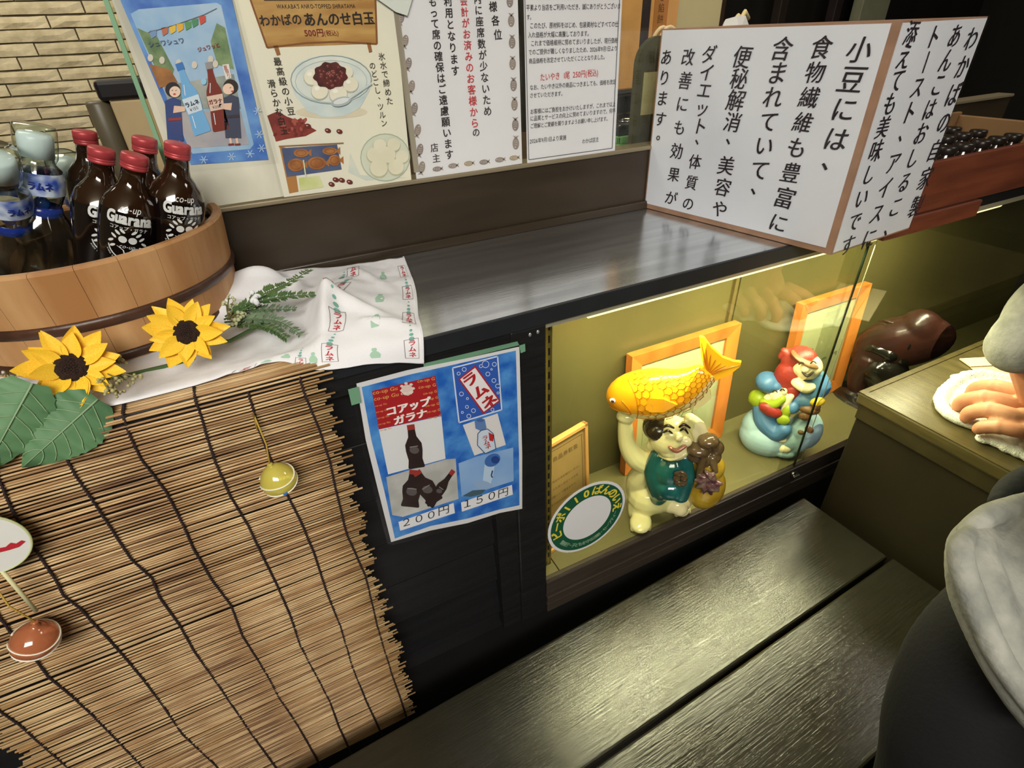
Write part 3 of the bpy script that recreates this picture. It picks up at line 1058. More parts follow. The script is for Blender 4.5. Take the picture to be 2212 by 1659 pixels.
A.vt('あります。', (1440, 124), (1423, 302), 38, 34, inkm, **J)
A.done('brush_writing', sb)
fb2 = face_flat(BF, BR, 0.0012)
A = Art(fb2)
J = dict(bold=0.012, jit=0.05, shear=0.05)
A.vt('添えても美味しいです', (1968, 72), (1830, 530), 50, 36, inkm, **J)
A.vt('トースト、アイスに', (2016, 80), (1876, 516), 46, 38, inkm, **J)
A.vt('あんこはおしるこ、', (2062, 78), (1916, 500), 44, 36, inkm, **J)
A.vt('わかばの自家製', (2098, 84), (1978, 446), 44, 36, inkm, **J)
A.done('brush_writing', sb)
facepaper(BL, BF, -0.0005, -0.0005, 0.002, -0.001, 0.0022).build('clear_wrap', laminate, sb)
facepaper(BF, BR, -0.0005, -0.0005, 0.002, -0.001, 0.0022).build('clear_wrap', laminate, sb)

# ---- price sheet taped to the counter front
t = thing('price_sheet', 'blue price sheet for two drinks taped below the counter edge beside the blind', 'price sheet')
fl = wall_flat(0.5535)
sheet(t, fl, [(770, 829), (790, 950), (817, 1060), (845, 1171), (930, 1146), (1010, 1130), (1080, 1108), (1128, 1099), (1128, 980), (1122, 749), (1000, 776), (880, 800)], white_paper)
A = Art(fl)
A.poly([(781, 836), (802, 950), (830, 1060), (853, 1163), (930, 1136), (1010, 1120), (1080, 1100), (1122, 1091), (1121, 980), (1114, 757), (1000, 783), (880, 810)], mix2('sheet_blue_print', (28, 96, 190), (84, 152, 220), 34, detail=7), 1)
A.poly([(803, 844), (818, 927), (952, 897), (940, 811)], (172, 30, 36), 2)
for i in range(7):
    v0 = 848 + i * 13.2
    u0 = 805 + i * 2.4
    A.ht('co-up Gu', (u0, v0 + 4), (u0 + (54 if i < 2 else 26), v0 - 2 if i > 1 else v0 - 7), (222, 160, 90), 3, bold=0.02)
    A.ht('co-up G', (u0 + (96 if i < 2 else 104), v0 - 18 - 4), (u0 + 134, v0 - 28), (222, 160, 90), 3, bold=0.02)
A.ell(879, 842, 13, 12, (226, 206, 196), 3, n=9)
for k in range(7):
    a = k * 0.9
    A.ell(879 + 13 * math.cos(a), 838 + 11 * math.sin(a), 4, 3, (232, 216, 206), 4, n=7)
A.ht('co-up', (865, 852), (893, 847), (236, 226, 216), 5, bold=0.02)
A.ht('コアップ', (833, 897), (930, 872), (248, 244, 240), 5, bold=0.05)
A.ht('ガラナ', (850, 916), (923, 896), (248, 244, 240), 5, bold=0.05, ysc=0.95)
A.poly([(818, 927), (838, 1024), (962, 990), (953, 898)], (226, 228, 230), 3)
A.poly([(834, 1030), (847, 1112), (870, 1116), (990, 1077), (984, 990), (962, 992), (900, 1010)], mix2('bag_print', (206, 206, 204), (176, 176, 172), 30), 2)


def dark_bottle(A, base, top, w, lift):
    b, tp = Vector(base), Vector(top)
    ax = tp - b
    L = ax.length
    ax.normalize()
    nx = Vector((-ax.y, ax.x))
    if nx.x < 0:
        nx = -nx
    pt = lambda s, k: tuple(b + ax * (L * s) + nx * (w * k))
    prof = ((0, .9), (.03, 1), (.2, .84), (.4, 1), (.55, 1), (.72, .5), (.9, .42))
    A.poly([pt(s, -k) for s, k in prof] + [pt(s, k) for s, k in reversed(prof)], mix2('cola_print', (34, 24, 24), (50, 32, 30), 30), lift)
    A.poly([pt(.88, -.46), pt(1, -.46), pt(1, .46), pt(.88, .46)], (158, 52, 46), lift + 1)
    A.ell(*pt(.42, 0), w * .6, w * .45, (92, 84, 84), lift + 1, rot=10, n=10)
    A.line([pt(.5, -.5), pt(.5, .5)], 1.5, (150, 146, 144), lift + 2)


dark_bottle(A, (900, 1010), (886, 916), 18, 4)
dark_bottle(A, (885, 1094), (893, 1014), 20, 4)
dark_bottle(A, (940, 1084), (898, 1016), 19, 6)
dark_bottle(A, (925, 1090), (978, 1014), 11, 8)
A.poly([(977, 794), (991, 912), (1083, 884), (1074, 769)], (48, 92, 182), 3)
A.line([(977, 794), (991, 912), (1083, 884), (1074, 769), (977, 794)], 3, (214, 224, 240), 4)
rr = random.Random(9)
for u, v, r in ((990, 806, 4), (1002, 797, 5), (1038, 790, 4), (1048, 786, 8), (1067, 786, 5), (1053, 807, 5), (1066, 821, 5), (1074, 833, 5), (996, 850, 5), (1009, 860, 3), (1008, 878, 4), (1022, 886, 5), (1012, 898, 5), (998, 890, 3), (1063, 884, 4), (1075, 848, 3), (1061, 797, 2.5)):
    A.ring(u, v, r, r, 1.3, (208, 220, 240), 4, n=12)
A.poly([(989, 818), (1043, 893), (1080, 865), (1026, 788)], (178, 36, 44), 5)
A.poly([(993, 818), (1044, 888), (1076, 864), (1025, 793)], (238, 236, 238), 6)
A.fl.char(A.mb, 'ラ', 1014, 818, 31, 8, A.c((176, 30, 38)), rot=0.42, bold=0.045)
A.fl.char(A.mb, 'ム', 1036, 843, 31, 8, A.c((176, 30, 38)), rot=0.42, bold=0.045)
A.fl.char(A.mb, 'ネ', 1056, 866, 31, 8, A.c((176, 30, 38)), rot=0.42, bold=0.045)
A.poly([(999, 917), (1024, 983), (1092, 960), (1074, 892)], (224, 222, 222), 4)
A.poly([(1031, 935), (1030, 960), (1047, 978), (1070, 968), (1064, 935), (1052, 925), (1038, 928)], (206, 220, 234), 6)
A.line([(1031, 935), (1030, 960), (1047, 978), (1070, 968), (1064, 935), (1052, 925), (1038, 928), (1031, 935)], 1.8, (60, 84, 130), 7)
A.poly([(1024, 908), (1026, 924), (1038, 930), (1050, 924), (1046, 904), (1034, 902)], (96, 130, 182), 6)
A.ell(1036, 906, 8, 4, (70, 104, 164), 7)
A.poly([(1054, 932), (1066, 938), (1064, 952), (1056, 950)], (186, 40, 44), 7)
A.vt('ラムネ', (1046, 944), (1053, 962), 12, 12, (176, 40, 44), 8, bold=0.03)
A.poly([(990, 1000), (997, 1072), (1015, 1068), (1109, 1038), (1108, 966), (1030, 985)], mix2('sky_blue_print', (132, 172, 222), (168, 198, 230), 10), 3)
A.ell(1063, 993, 18, 13, (62, 108, 178), 4, rot=-30)
A.ell(1069, 992, 9, 8, (30, 66, 140), 5)
A.poly([(1046, 1003), (1042, 1040), (1056, 1052), (1064, 1030), (1068, 1004)], (186, 210, 234), 4)
A.ell(1042, 1046, 20, 9, (150, 178, 214), 5, rot=10)
A.poly([(998, 1070), (1020, 1058), (1048, 1056), (1040, 1066), (1016, 1072)], (70, 96, 108), 5)
A.line([(1063, 1015), (1060, 1026), (1063, 1030)], 3, (50, 78, 120), 6)
A.poly([(860, 1126), (864, 1145), (982, 1107), (979, 1085)], (234, 234, 238), 5)
A.poly([(995, 1084), (997, 1104), (1107, 1067), (1105, 1046)], (234, 234, 238), 5)
A.ht('２００', (864, 1138), (944, 1114), (30, 28, 30), 6)
A.ht('円', (944, 1112), (971, 1104), (30, 28, 30), 6)
A.ht('１５０', (995, 1098), (1074, 1073), (30, 28, 30), 6)
A.ht('円', (1073, 1074), (1098, 1066), (30, 28, 30), 6)
A.done('printed_picture', t)
sheet(t, fl, [(752, 813), (780, 960), (835, 1170), (848, 1174), (1132, 1101), (1132, 980), (1124, 722), (1000, 757)], laminate, 'clear_sleeve', 12, 0.0002)
green_tape = mat('green_tape', (112, 158, 128), 0.5, var=0.1)
sheet(t, fl, [(750, 838), (758, 872), (778, 866), (772, 832)], green_tape, 'tape', 14)
sheet(t, fl, [(1119, 744), (1122, 760), (1132, 756), (1131, 740)], green_tape, 'tape', 14)
sheet(t, fl, [(915, 786), (916, 796), (1122, 746), (1118, 738)], green_tape, 'tape', -1)

# ---- round sticker on the case glass (no picture in its centre)
t = thing('sticker', 'round green and white sticker with yellow writing on the display case glass', 'sticker', (0.405, 0.5660, 0.576))
R0 = 0.0835
q = MB()
q.add([(R0 * math.cos(-2 * math.pi * k / 48), 0, R0 * math.sin(-2 * math.pi * k / 48)) for k in range(48)] + [(R0 * math.cos(-2 * math.pi * k / 48), -0.0005, R0 * math.sin(-2 * math.pi * k / 48)) for k in range(48)],
      [tuple(range(47, -1, -1)), tuple(range(48, 96))] + [(k, (k + 1) % 48, (k + 1) % 48 + 48, k + 48) for k in range(48)])
q.build('disc', white_paper, t)


def ringmesh(r0, r1, y, n=48):
    q = MB()
    vs = []
    for k in range(n):
        a = 2 * math.pi * k / n
        vs += [(r0 * math.cos(a), y, r0 * math.sin(a)), (r1 * math.cos(a), y, r1 * math.sin(a))]
    q.add(vs, [(2 * k, 2 * k + 1, (2 * k + 3) % (2 * n), (2 * k + 2) % (2 * n)) for k in range(n)])
    return q


ringmesh(0.052, 0.078, -0.0008).build('green_ring', mat('green_print', (24, 84, 58), 0.5), t)


def arc_text(txt, r, a0, a1, size, y, inward=False, bold=0.02):
    q = MB()
    for i, ch in enumerate(txt):
        a = math.radians(a0 + (a1 - a0) * i / (len(txt) - 1))
        rt = a + math.pi / 2 if inward else a - math.pi / 2
        ex, ez = Vector((math.cos(rt), 0, math.sin(rt))), Vector((-math.sin(rt), 0, math.cos(rt)))
        cx = 0.5 if ord(ch) > 0x2000 else 0.3
        for k, vs, fs in layers(ch, bold):
            c = Vector((r * math.cos(a), y - 0.00008 * k, r * math.sin(a)))
            q.add([c + ex * ((x - cx) * size) + ez * ((yy - .36) * size) for x, yy in vs], fs)
    return q


arc_text('ピーポ110ばんのいえ', 0.0655, 190, -2, 0.023, -0.0012, bold=0.035).build('lettering', mat('yellow_print', (226, 206, 66), 0.5), t, label='yellow lettering')
arc_text('警視庁・子どもを守る活動・セーフティー', 0.065, 215, 345, 0.0105, -0.0012, True).build('lettering', mat('pale_green_ink', (150, 178, 150), 0.5), t, label='small pale lettering')
# ================================================================== things inside the shop, behind the glass
SH = 1.115       # inner shelf
cream_bag = mat('cream_paper_bag', (236, 214, 176), 0.7, var=0.08, scale=12, bump=0.05)


def paper_bag(loc, w, h, label, rotz=0.0):
    t = thing('paper_bag', label, 'bag', loc, 'paper bags behind the glass', (0, 0, rotz))
    d = w * 0.45
    q = MB()
    q.add([(-w / 2, -d / 2, 0), (w / 2, -d / 2, 0), (w / 2, d / 2, 0), (-w / 2, d / 2, 0), (-w / 2, -d * .35, h), (w / 2, -d * .35, h), (w / 2, d * .35, h), (-w / 2, d * .35, h),
           (-w / 2 + .01, 0, h * .5), (w / 2 - .01, 0, h * .5)],
          [(3, 2, 1, 0), (0, 1, 5, 4), (2, 3, 7, 6), (1, 2, 9), (2, 6, 9), (6, 5, 9), (5, 1, 9), (3, 0, 8), (0, 4, 8), (4, 7, 8), (7, 3, 8)])
    q.build('body', cream_bag, t)
    for s in (-1, 1):
        pts = [(w * .28 * math.cos(a), s * d * .33 - 0.004 * s * math.sin(a), h - 0.012 + h * 0.5 * math.sin(a)) for a in [math.pi * k / 14 for k in range(15)]]
        MB().tube(pts, 0.0045, 6).build('rope_handle', mat('cream_rope', (228, 204, 160), 0.8), t)
    return t


paper_bag((0.935, 1.12, SH), 0.13, 0.125, 'cream paper bag with rope handles standing behind the glass right of the notices', 0.15)
paper_bag((1.035, 1.24, SH), 0.12, 0.145, 'taller cream paper bag with rope handles, behind the nearer cream bag', -0.1)
# rounded grey board
t = thing('rounded_board', 'dark grey board with a rounded top corner and pale note behind the sign box', 'board', (0.80, 0.93, SH))
q = MB()
pts = [(-0.082, 0.0)] + [(-0.082 + 0.045 - 0.045 * math.cos(a), 0.150 + 0.045 * math.sin(a)) for a in [math.pi / 2 * k / 8 for k in range(9)]] + [(0.10, 0.195), (0.10, 0)]
n = len(pts)
q.add([(x, 0, z) for x, z in pts] + [(x, 0.012, z) for x, z in pts], [tuple(range(n)), tuple(range(2 * n - 1, n - 1, -1))] + [(i, i + n, (i + 1) % n + n, (i + 1) % n) for i in range(n)])
q.build('panel', mat('grey_green_metal', (92, 90, 72), 0.35, metal=0.3, bump=0.03), t)
MB().box((-0.066, -0.0012, 0.066), (-0.01, 0, 0.138)).build('note', mat('pale_yellow_note', (196, 188, 138), 0.6, var=0.2, scale=40), t)
# green tray with a small black machine and coin dishes
t = thing('tray', 'pale green tray on the shelf behind the glass, holding a black card machine', 'tray', (0.80, 1.06, SH))
MB().cbox((-0.07, -0.07, 0.0), (0.11, 0.09, 0.006), 0.002).cbox((-0.07, -0.07, 0.006), (-0.064, 0.09, 0.020), 0.002).cbox((-0.07, -0.07, 0.006), (0.11, -0.064, 0.020), 0.002).cbox((0.104, -0.07, 0.006), (0.11, 0.09, 0.020), 0.002).build('dish', mat('pale_green_plastic', (130, 186, 118), 0.35), t)
t = thing('card_machine', 'black card machine with a chrome trimmed screen in the green tray behind the glass', 'card machine', (0.815, 1.07, SH + 0.0065))
MB().cbox((-0.06, -0.045, 0), (0.06, 0.06, 0.030), 0.006).cbox((-0.05, 0.02, 0.028), (0.05, 0.055, 0.088), 0.006).build('case_body', mat('black_plastic', (24, 22, 24), 0.3), t)
MB().box((-0.03, 0.0185, 0.040), (0.03, 0.0198, 0.080)).build('screen_trim', mat('chrome', (215, 212, 205)), t)
MB().box((-0.026, 0.0175, 0.044), (0.026, 0.0184, 0.076)).build('screen', mat('black_plastic', (24, 22, 24)), t)
q = MB()
q.tube([(-0.02 + 0.018 * math.cos(a), -0.02 + 0.018 * math.sin(a), 0.033) for a in [2 * math.pi * k / 20 for k in range(21)]], 0.0022, 6, caps=False)
q.build('dial_ring', mat('chrome', (215, 212, 205)), t)
t = thing('white_lidded_pot', 'small white pot behind the glass by the black card machine', 'pot', (0.865, 1.16, SH))
MB().lathe([(0.0, 0.0), (0.013, 0.0), (0.014, 0.002), (0.014, 0.016), (0.012, 0.019), (0.0, 0.02)], 18).build('cap_body', mat('white_plastic', (232, 228, 218), 0.4), t)
# back boards
t = thing('orange_poster_board', 'tall orange poster board with a column of small writing far behind the glass', 'poster', (1.30, 1.70, 0.95))
MB().box((-0.10, 0, 0), (0.16, 0.008, 0.75)).build('board', mat('warm_orange_card', (232, 172, 104), 0.6, var=0.1), t)
MB().box((0.012, -0.002, 0), (0.045, 0.0, 0.75)).build('dark_band', mat('dark_violet_band', (58, 48, 52), 0.5), t)
q = MB()
MB().box((0.06, -0.003, 0.16), (0.115, 0.0, 0.75)).build('strip', mat('orange_brown_strip', (196, 130, 72), 0.6, var=0.1), t)
for k, ch in enumerate('あずき餡餅'):
    vs, fs = glyph(ch, 0.01)
    q.add([(0.074 + x * 0.026, -0.0036, 0.50 - k * 0.03 + y * 0.026) for x, y in vs], fs)
q.build('lettering', mat('brown_ink', (110, 66, 36), 0.6), t)
t = thing('cream_panel', 'broad pale cream panel standing behind the glass left of the dark bag', 'panel', (1.60, 1.78, 0.95))
MB().cbox((-0.20, 0, 0), (0.13, 0.02, 0.75), 0.004).build('panel_face', mat('cream_panel_paint', (214, 200, 152), 0.6, var=0.08, scale=4), t)
t = thing('dark_post', 'narrow dark post between white frame and orange board behind the glass', 'post', (1.13, 1.66, 0.9))
MB().cbox((-0.022, 0, 0), (0.022, 0.03, 0.8), 0.003).build('shaft', mat('dark_grey_post', (62, 58, 48), 0.5), t)
MB().cbox((-0.075, 0.0, 0), (-0.024, 0.025, 0.8), 0.003).build('pale_side', mat('cream_panel_paint', (214, 200, 152)), t)
t = thing('dark_bag', 'dark navy cloth bag with cream rope handles behind the sign box', 'bag', (1.24, 1.255, SH))
q = MB()
q.cbox((-0.09, -0.04, 0.0), (0.12, 0.04, 0.19), 0.02)
q.build('body', mat('navy_cloth', (44, 42, 56), 0.8, var=0.3, scale=30, bump=0.1), t)
MB().tube([(-0.09, -0.045, 0.10), (-0.088, -0.046, 0.165), (-0.06, -0.042, 0.195), (-0.02, -0.04, 0.202), (0.0, -0.04, 0.222), (0.02, -0.03, 0.21), (0.03, -0.03, 0.19)], 0.006, 7).build('rope_handle', mat('yellow_cream_rope', (222, 204, 150), 0.8), t)
MB().tube([(-0.03, -0.05, 0.20), (0.0, -0.048, 0.21), (0.015, -0.045, 0.23), (0.035, -0.04, 0.215)], 0.006, 7).build('rope_handle', mat('yellow_cream_rope', (222, 204, 150)), t)
t = thing('paper_roll', 'white folded paper standing up behind the top edge of the sign box', 'paper', (1.21, 1.18, SH))
q = MB()
ring0 = [(-0.075, 0), (-0.03, -0.035), (0.045, -0.025), (0.075, 0.02), (0.02, 0.05), (-0.05, 0.04)]
q.add([(x, y, 0) for x, y in ring0] + [(x * .92 + .006, y * .8, 0.175 + 0.018 * math.sin(i * 2.1)) for i, (x, y) in enumerate(ring0)] + [(x * .45 - 0.012, y * .4, 0.216 + 0.006 * math.sin(i)) for i, (x, y) in enumerate(ring0)],
      [tuple(range(5, -1, -1))] + [(r * 6 + i, r * 6 + (i + 1) % 6, r * 6 + 6 + (i + 1) % 6, r * 6 + 6 + i) for r in (0, 1) for i in range(6)] + [tuple(range(12, 18))])
q.build('folds', mat('white_tissue', (236, 234, 228), 0.7, bump=0.08, bscale=20), t)
for i, (x, w, c) in enumerate(((1.75, 0.05, (74, 62, 44)), (2.2, 0.06, (70, 54, 40)), (2.62, 0.05, (50, 40, 34)), (3.02, 0.05, (46, 34, 36)))):
    struct(MB().cbox((x, 2.3, 0), (x + w, 2.35, 2.6), 0.004).build('trim_%d' % (i + 1), mat('interior_post_%d' % i, c, 0.5, var=0.2)))
struct(MB().cbox((3.20, 2.28, 0), (3.42, 2.34, 2.6), 0.004).build('trim_5', mat('pale_green_post', (150, 150, 122), 0.5, var=0.1)))
# left, in front of the brick wall
t = thing('folder', 'beige folder with a dark grey rounded spine standing behind the left edge of the glass', 'folder', onY(280, 330, 1.10))
t.location.z = CT
fo_ = t.location
hh_ = onY(285, 215, 1.10).z - CT
MB().cbox((0.0, 0, 0), (0.13, 0.06, hh_), 0.003).build('cover', mat('beige_board', (174, 152, 112), 0.6, var=0.1), t)
MB().lathe([(0.0, 0.0), (0.017, 0.0), (0.017, hh_ - 0.004), (0.015, hh_), (0.0, hh_)], 20, M=Matrix.Translation((-0.018, 0.02, 0))).build('spine', mat('dark_grey_spine', (92, 84, 66), 0.4, var=0.2), t)
MB().cbox((-0.012, -0.004, hh_), (0.10, 0.05, hh_ + 0.028), 0.006).build('black_clip', mat('black_plastic', (24, 22, 24)), t)
t = thing('shop_shelf', 'dark wooden shelf board in the shop behind the counter', 'shelf', (-0.3, 1.06, CT - 0.03))
MB().cbox((-0.5, -0.04, 0), (0.4, 0.2, 0.0295), 0.003).build('board', black_wood, t)
MB().box((-0.5, 0.18, -0.99), (-0.46, 0.2, 0)).box((0.36, 0.18, -0.99), (0.4, 0.2, 0)).build('leg_pair', black_wood, t)

# ================================================================== reddish crate at the right end of the counter top
crate_m = mat('red_brown_wood', (116, 62, 42), 0.42, var=0.35, scale=5, col2=(92, 48, 34), stretch=(1, 1, 9), bump=0.08, bscale=30)
crate_i = mat('pale_box_edge', (150, 116, 78), 0.5, var=0.3, scale=8)
t = thing('wooden_crate', 'open red-brown wooden crate on the counter right of the sign box', 'crate', (1.02, 0.556, CT))
Hc = 0.088
MB().cbox((0, 0, 0), (0.60, 0.012, Hc), 0.002).build('front_board', crate_m, t)
MB().cbox((0.588, 0.0125, 0), (0.60, 0.26, Hc + 0.004), 0.002).build('end_board', crate_i, t)
MB().cbox((0, 0.0125, 0), (0.012, 0.26, Hc), 0.002).build('end_board', crate_i, t)
MB().cbox((0.0, 0.2605, 0), (0.60, 0.272, Hc + 0.01), 0.002).build('back_board', crate_i, t)
MB().box((0.012, 0.0125, 0.0), (0.588, 0.26, 0.006)).build('base', crate_m, t)
MB().cbox((-0.02, -0.004, -0.036), (0.262, 0.012, -0.003), 0.003).build('lower_strip', crate_m, t)
jar_m = mat('dark_jar_glass', (34, 24, 20), 0.12, spec=0.8)
first = None
ORD = ('first', 'second', 'third', 'fourth', 'fifth', 'sixth', 'seventh', 'eighth', 'ninth')
for r_, (yy, n_, row_) in enumerate(((0.11, 9, 'front'), (0.18, 9, 'middle'), (0.235, 9, 'back'))):
    for k in range(n_):
        x = 1.02 + 0.055 + k * 0.06
        lb = 'small dark lidded jar, %s from the left in the %s row of the crate' % (ORD[k], row_)
        if first is None:
            j = thing('small_jar', lb, 'jar', (x, 0.556 + yy, CT + 0.0065), 'dark jars in the crate')
            MB().lathe([(0.0, 0), (0.019, 0), (0.021, 0.004), (0.021, 0.045), (0.016, 0.052), (0.016, 0.055)], 14, capt=True).build('jar_body', jar_m, j)
            MB().lathe([(0.0175, 0.0535), (0.018, 0.055), (0.018, 0.064), (0.016, 0.067), (0.0, 0.0675)], 14).build('lid', mat('dark_glossy_lid', (44, 38, 34), 0.3, metal=0.3), j)
            first = j
        else:
            j = first.copy()
            COL.objects.link(j)
            j['label'] = lb
            j.location = (x, 0.556 + yy, CT + 0.0065)
            for ch in first.children:
                c = ch.copy()
                COL.objects.link(c)
                c.parent = j

# ================================================================== wooden tub
TX, TY, TR, TH = -0.192, 0.815, 0.161, 0.122
t = tub = thing('wooden_tub', 'round pale wooden tub with two dark hoops, holding the drink bottles', 'tub', (TX, TY, CT))
tub_m = mat('pale_cypress', (196, 154, 106), 0.5, var=0.5, scale=3, col2=(164, 116, 70), stretch=(7, 7, 1.4), bump=0.06, bscale=25, detail=5)
rb = TR * 0.93
ns = 26
for k in range(ns):
    a0, a1 = 2 * math.pi * k / ns + 0.0012, 2 * math.pi * (k + 1) / ns - 0.0012
    q = MB()
    vs = []
    m_ = 4
    for z, r in ((0.0, rb), (TH - 0.003, TR - 0.0005), (TH, TR - 0.003), (TH, TR - 0.010), (TH - 0.003, TR - 0.0125), (0.0, rb - 0.012)):
        for i in range(m_ + 1):
            a = a0 + (a1 - a0) * i / m_
            vs.append((r * math.cos(a), r * math.sin(a), z))
    fs = []
    for j in range(6):
        for i in range(m_):
            p, q_ = j * (m_ + 1) + i, ((j + 1) % 6) * (m_ + 1) + i
            fs.append((p, p + 1, q_ + 1, q_))
    fs.append(tuple(j * (m_ + 1) for j in range(6)))
    fs.append(tuple(j * (m_ + 1) + m_ for j in range(5, -1, -1)))
    q.add(vs, fs)
    o = q.build('stave', tub_m, tub)
MB().lathe([(rb - 0.0125, 0.010), (TR - 0.0132, TH - 0.006), (TR - 0.0142, TH - 0.006), (rb - 0.0135, 0.010)], 52).build('dark_lining', mat('dark_inner_wood', (66, 48, 32), 0.25, var=0.4, scale=9, stretch=(6, 6, 1)), tub, label='dark inside of the tub')  # thin inner layer, coloured darker than the staves
MB().lathe([(0.0, 0.006), (rb - 0.012, 0.006), (rb - 0.012, 0.032), (0.0, 0.032)], 40).build('tub_base', tub_m, tub)
hoop = mat('dark_bamboo_hoop', (78, 50, 36), 0.35, var=0.4, scale=40, bump=0.15, bscale=60)


def tub_r(z):
    return rb + (TR - rb) * z / TH


for z0, hgt in ((0.052, 0.013), (0.008, 0.012)):
    prof = [(tub_r(z0), z0), (tub_r(z0) + 0.0028, z0 + 0.002), (tub_r(z0) + 0.004, z0 + hgt / 2), (tub_r(z0 + hgt) + 0.0028, z0 + hgt - 0.002), (tub_r(z0 + hgt), z0 + hgt)]
    MB().lathe(prof, 64).build('hoop', hoop, tub, label='dark twisted hoop')

# ================================================================== bottles in the tub
Z0 = CT + 0.0325
gl_brown = mat('dark_brown_cola_glass', (15, 9, 8), 0.06, spec=0.7, coat=0.6)
gl_neck = mat('amber_neck_glass', (40, 23, 12), 0.06, spec=0.7, coat=0.5)
cap_m = mat('matt_red_cap', (176, 66, 70), 0.4, metal=0.25, bump=0.05)
lab_m = mat('white_bottle_print', (206, 208, 206), 0.5)
BPROF = [(0.0, 0.0), (0.022, 0.0), (0.0270, 0.003), (0.0285, 0.012), (0.0275, 0.040), (0.0265, 0.060), (0.0278, 0.085), (0.0292, 0.108), (0.0294, 0.122), (0.0284, 0.132),
         (0.0245, 0.143), (0.0180, 0.151), (0.0138, 0.157), (0.0122, 0.164), (0.0118, 0.175)]
BPROF2 = [(0.0118, 0.175), (0.0126, 0.1755), (0.0126, 0.178), (0.0118, 0.1785), (0.0118, 0.1795)]


def prof_r(prof, z):
    for (r0, z0), (r1, z1) in zip(prof[:-1], prof[1:]):
        if z0 <= z <= z1 and z1 > z0:
            return r0 + (r1 - r0) * (z - z0) / (z1 - z0)
    return prof[-1][0]


def wrap(q, prof, pts, faces, lift=0.0004):
    """flat (arc length, z) print laid round a bottle; angle 0 faces local -y"""
    vs = []
    for s, z in pts:
        r = prof_r(prof, z) + lift
        a = -math.pi / 2 + s / 0.030
        vs.append((r * math.cos(a), r * math.sin(a), z))
    q.add(vs, faces)


def wrap_text(q, prof, txt, s0, s1, z, size_y=1.0, bold=0.0, slant=0.0):
    tot = sum(adv(c) for c in txt)
    k = (s1 - s0) / tot
    x0 = 0.0
    for ch in txt:
        for i, vs, fs in layers(ch, bold):
            wrap(q, prof, [(s0 + (x + x0 + slant * y) * k, z + y * k * size_y) for x, y in vs], fs, 0.0004 + 0.00006 * i)
        x0 += adv(ch)


def ell_pts(cx, cz, a, b, n=12, rot=0.0):
    c, s = math.cos(rot), math.sin(rot)
    return [(cx + a * math.cos(2 * math.pi * k / n) * c - b * math.sin(2 * math.pi * k / n) * s, cz + a * math.cos(2 * math.pi * k / n) * s + b * math.sin(2 * math.pi * k / n) * c) for k in range(n)]


def guarana_print():
    q = MB()
    B = BPROF
    E = 0.026      # emblem height on the body
    wrap_text(q, B, 'co-up', -0.011, 0.011, 0.1335, 1.2, 0.006, 0.3)
    wrap_text(q, B, 'Guarana', -0.0225, 0.0225, 0.1205, 1.45, 0.055)
    wrap_text(q, B, 'コアップ・ガラナ', -0.0185, 0.0185, 0.1135, 1.1, 0.015)
    # tree emblem
    for sx in (-1, 1):
        wrap(q, B, ell_pts(sx * 0.0048, 0.0765 + E, 0.0042, 0.0040), [tuple(range(12))])
        for a, b in ((0.0135, 0.079), (0.0165, 0.073), (0.0145, 0.0675), (0.010, 0.0835), (0.0055, 0.086)):
            wrap(q, B, ell_pts(sx * a, b + E, 0.0034, 0.0015, 8, sx * (0.7 if b > 0.075 else -0.5)), [tuple(range(8))])
        path = [(sx * 0.001, 0.056 + E), (sx * 0.0035, 0.064 + E), (sx * 0.010, 0.068 + E)]
        for (a, b), (c, d) in zip(path[:-1], path[1:]):
            wrap(q, B, [(a - .0005, b), (a + .0008, b), (c + .0008, d), (c - .0005, d)], [(0, 1, 2, 3)])
    wrap_text(q, B, 'co-up', -0.008, 0.008, 0.0665 + E, 1.0, 0.0, 0.3)
    n = 24
    vs = []
    for k in range(n + 1):
        a = math.radians(190 + 160 * k / n)
        for r in (0.0185, 0.0198):
            vs.append((r * math.cos(a), 0.071 + E + r * 0.95 * math.sin(a)))
    wrap(q, B, vs, [(2 * k, 2 * k + 1, 2 * k + 3, 2 * k + 2) for k in range(n)])
    txt = 'ANNIVERSARY  THE JAPAN'
    for i, ch in enumerate(txt):
        a = math.radians(205 + 130 * i / (len(txt) - 1))
        g, fs = glyph(ch, 0.0)
        if not g:
            continue
        rt = a + math.pi / 2
        e = (math.cos(rt), math.sin(rt))
        wrap(q, B, [(0.0228 * math.cos(a) + (x - .3) * .0030 * e[0] - y * .0030 * e[1], 0.071 + E + 0.0225 * math.sin(a) + (x - .3) * .0030 * e[1] + y * .0030 * e[0]) for x, y in g], fs)
    return q


first = None


def place_bottle(root, base_px, cap_px, length, cap_y, zb=Z0, yaw=0.0):
    """stands or leans a bottle in the tub: cap seen at cap_px at depth cap_y, foot on the tub floor"""
    T = onY(cap_px[0], cap_px[1], cap_y)
    best = None
    for i in range(400):
        v = base_px[1] - 160 + i * 0.8
        B = onZ(base_px[0], v, zb)
        e = abs((B - T).length - length) * 4 + abs(v - base_px[1]) / 2000
        if best is None or e < best[0]:
            best = (e, B)
    B = best[1]
    o = Vector((0, 0, CAM_Z))
    zax = (T - B).normalized()
    yax = -(o - B)                      # local -y looks at the camera
    yax = (yax - zax * yax.dot(zax)).normalized()
    xax = yax.cross(zax)
    R = Matrix((xax, yax, zax)).transposed().to_4x4()
    R = R @ Matrix.Rotation(yaw, 4, 'Z')
    root.matrix_world = Matrix.Translation(B) @ R
    0 and print('BOTTLE', root.name, [round(x, 3) for x in B], [round(x, 3) for x in T], round((T - B).length, 3))


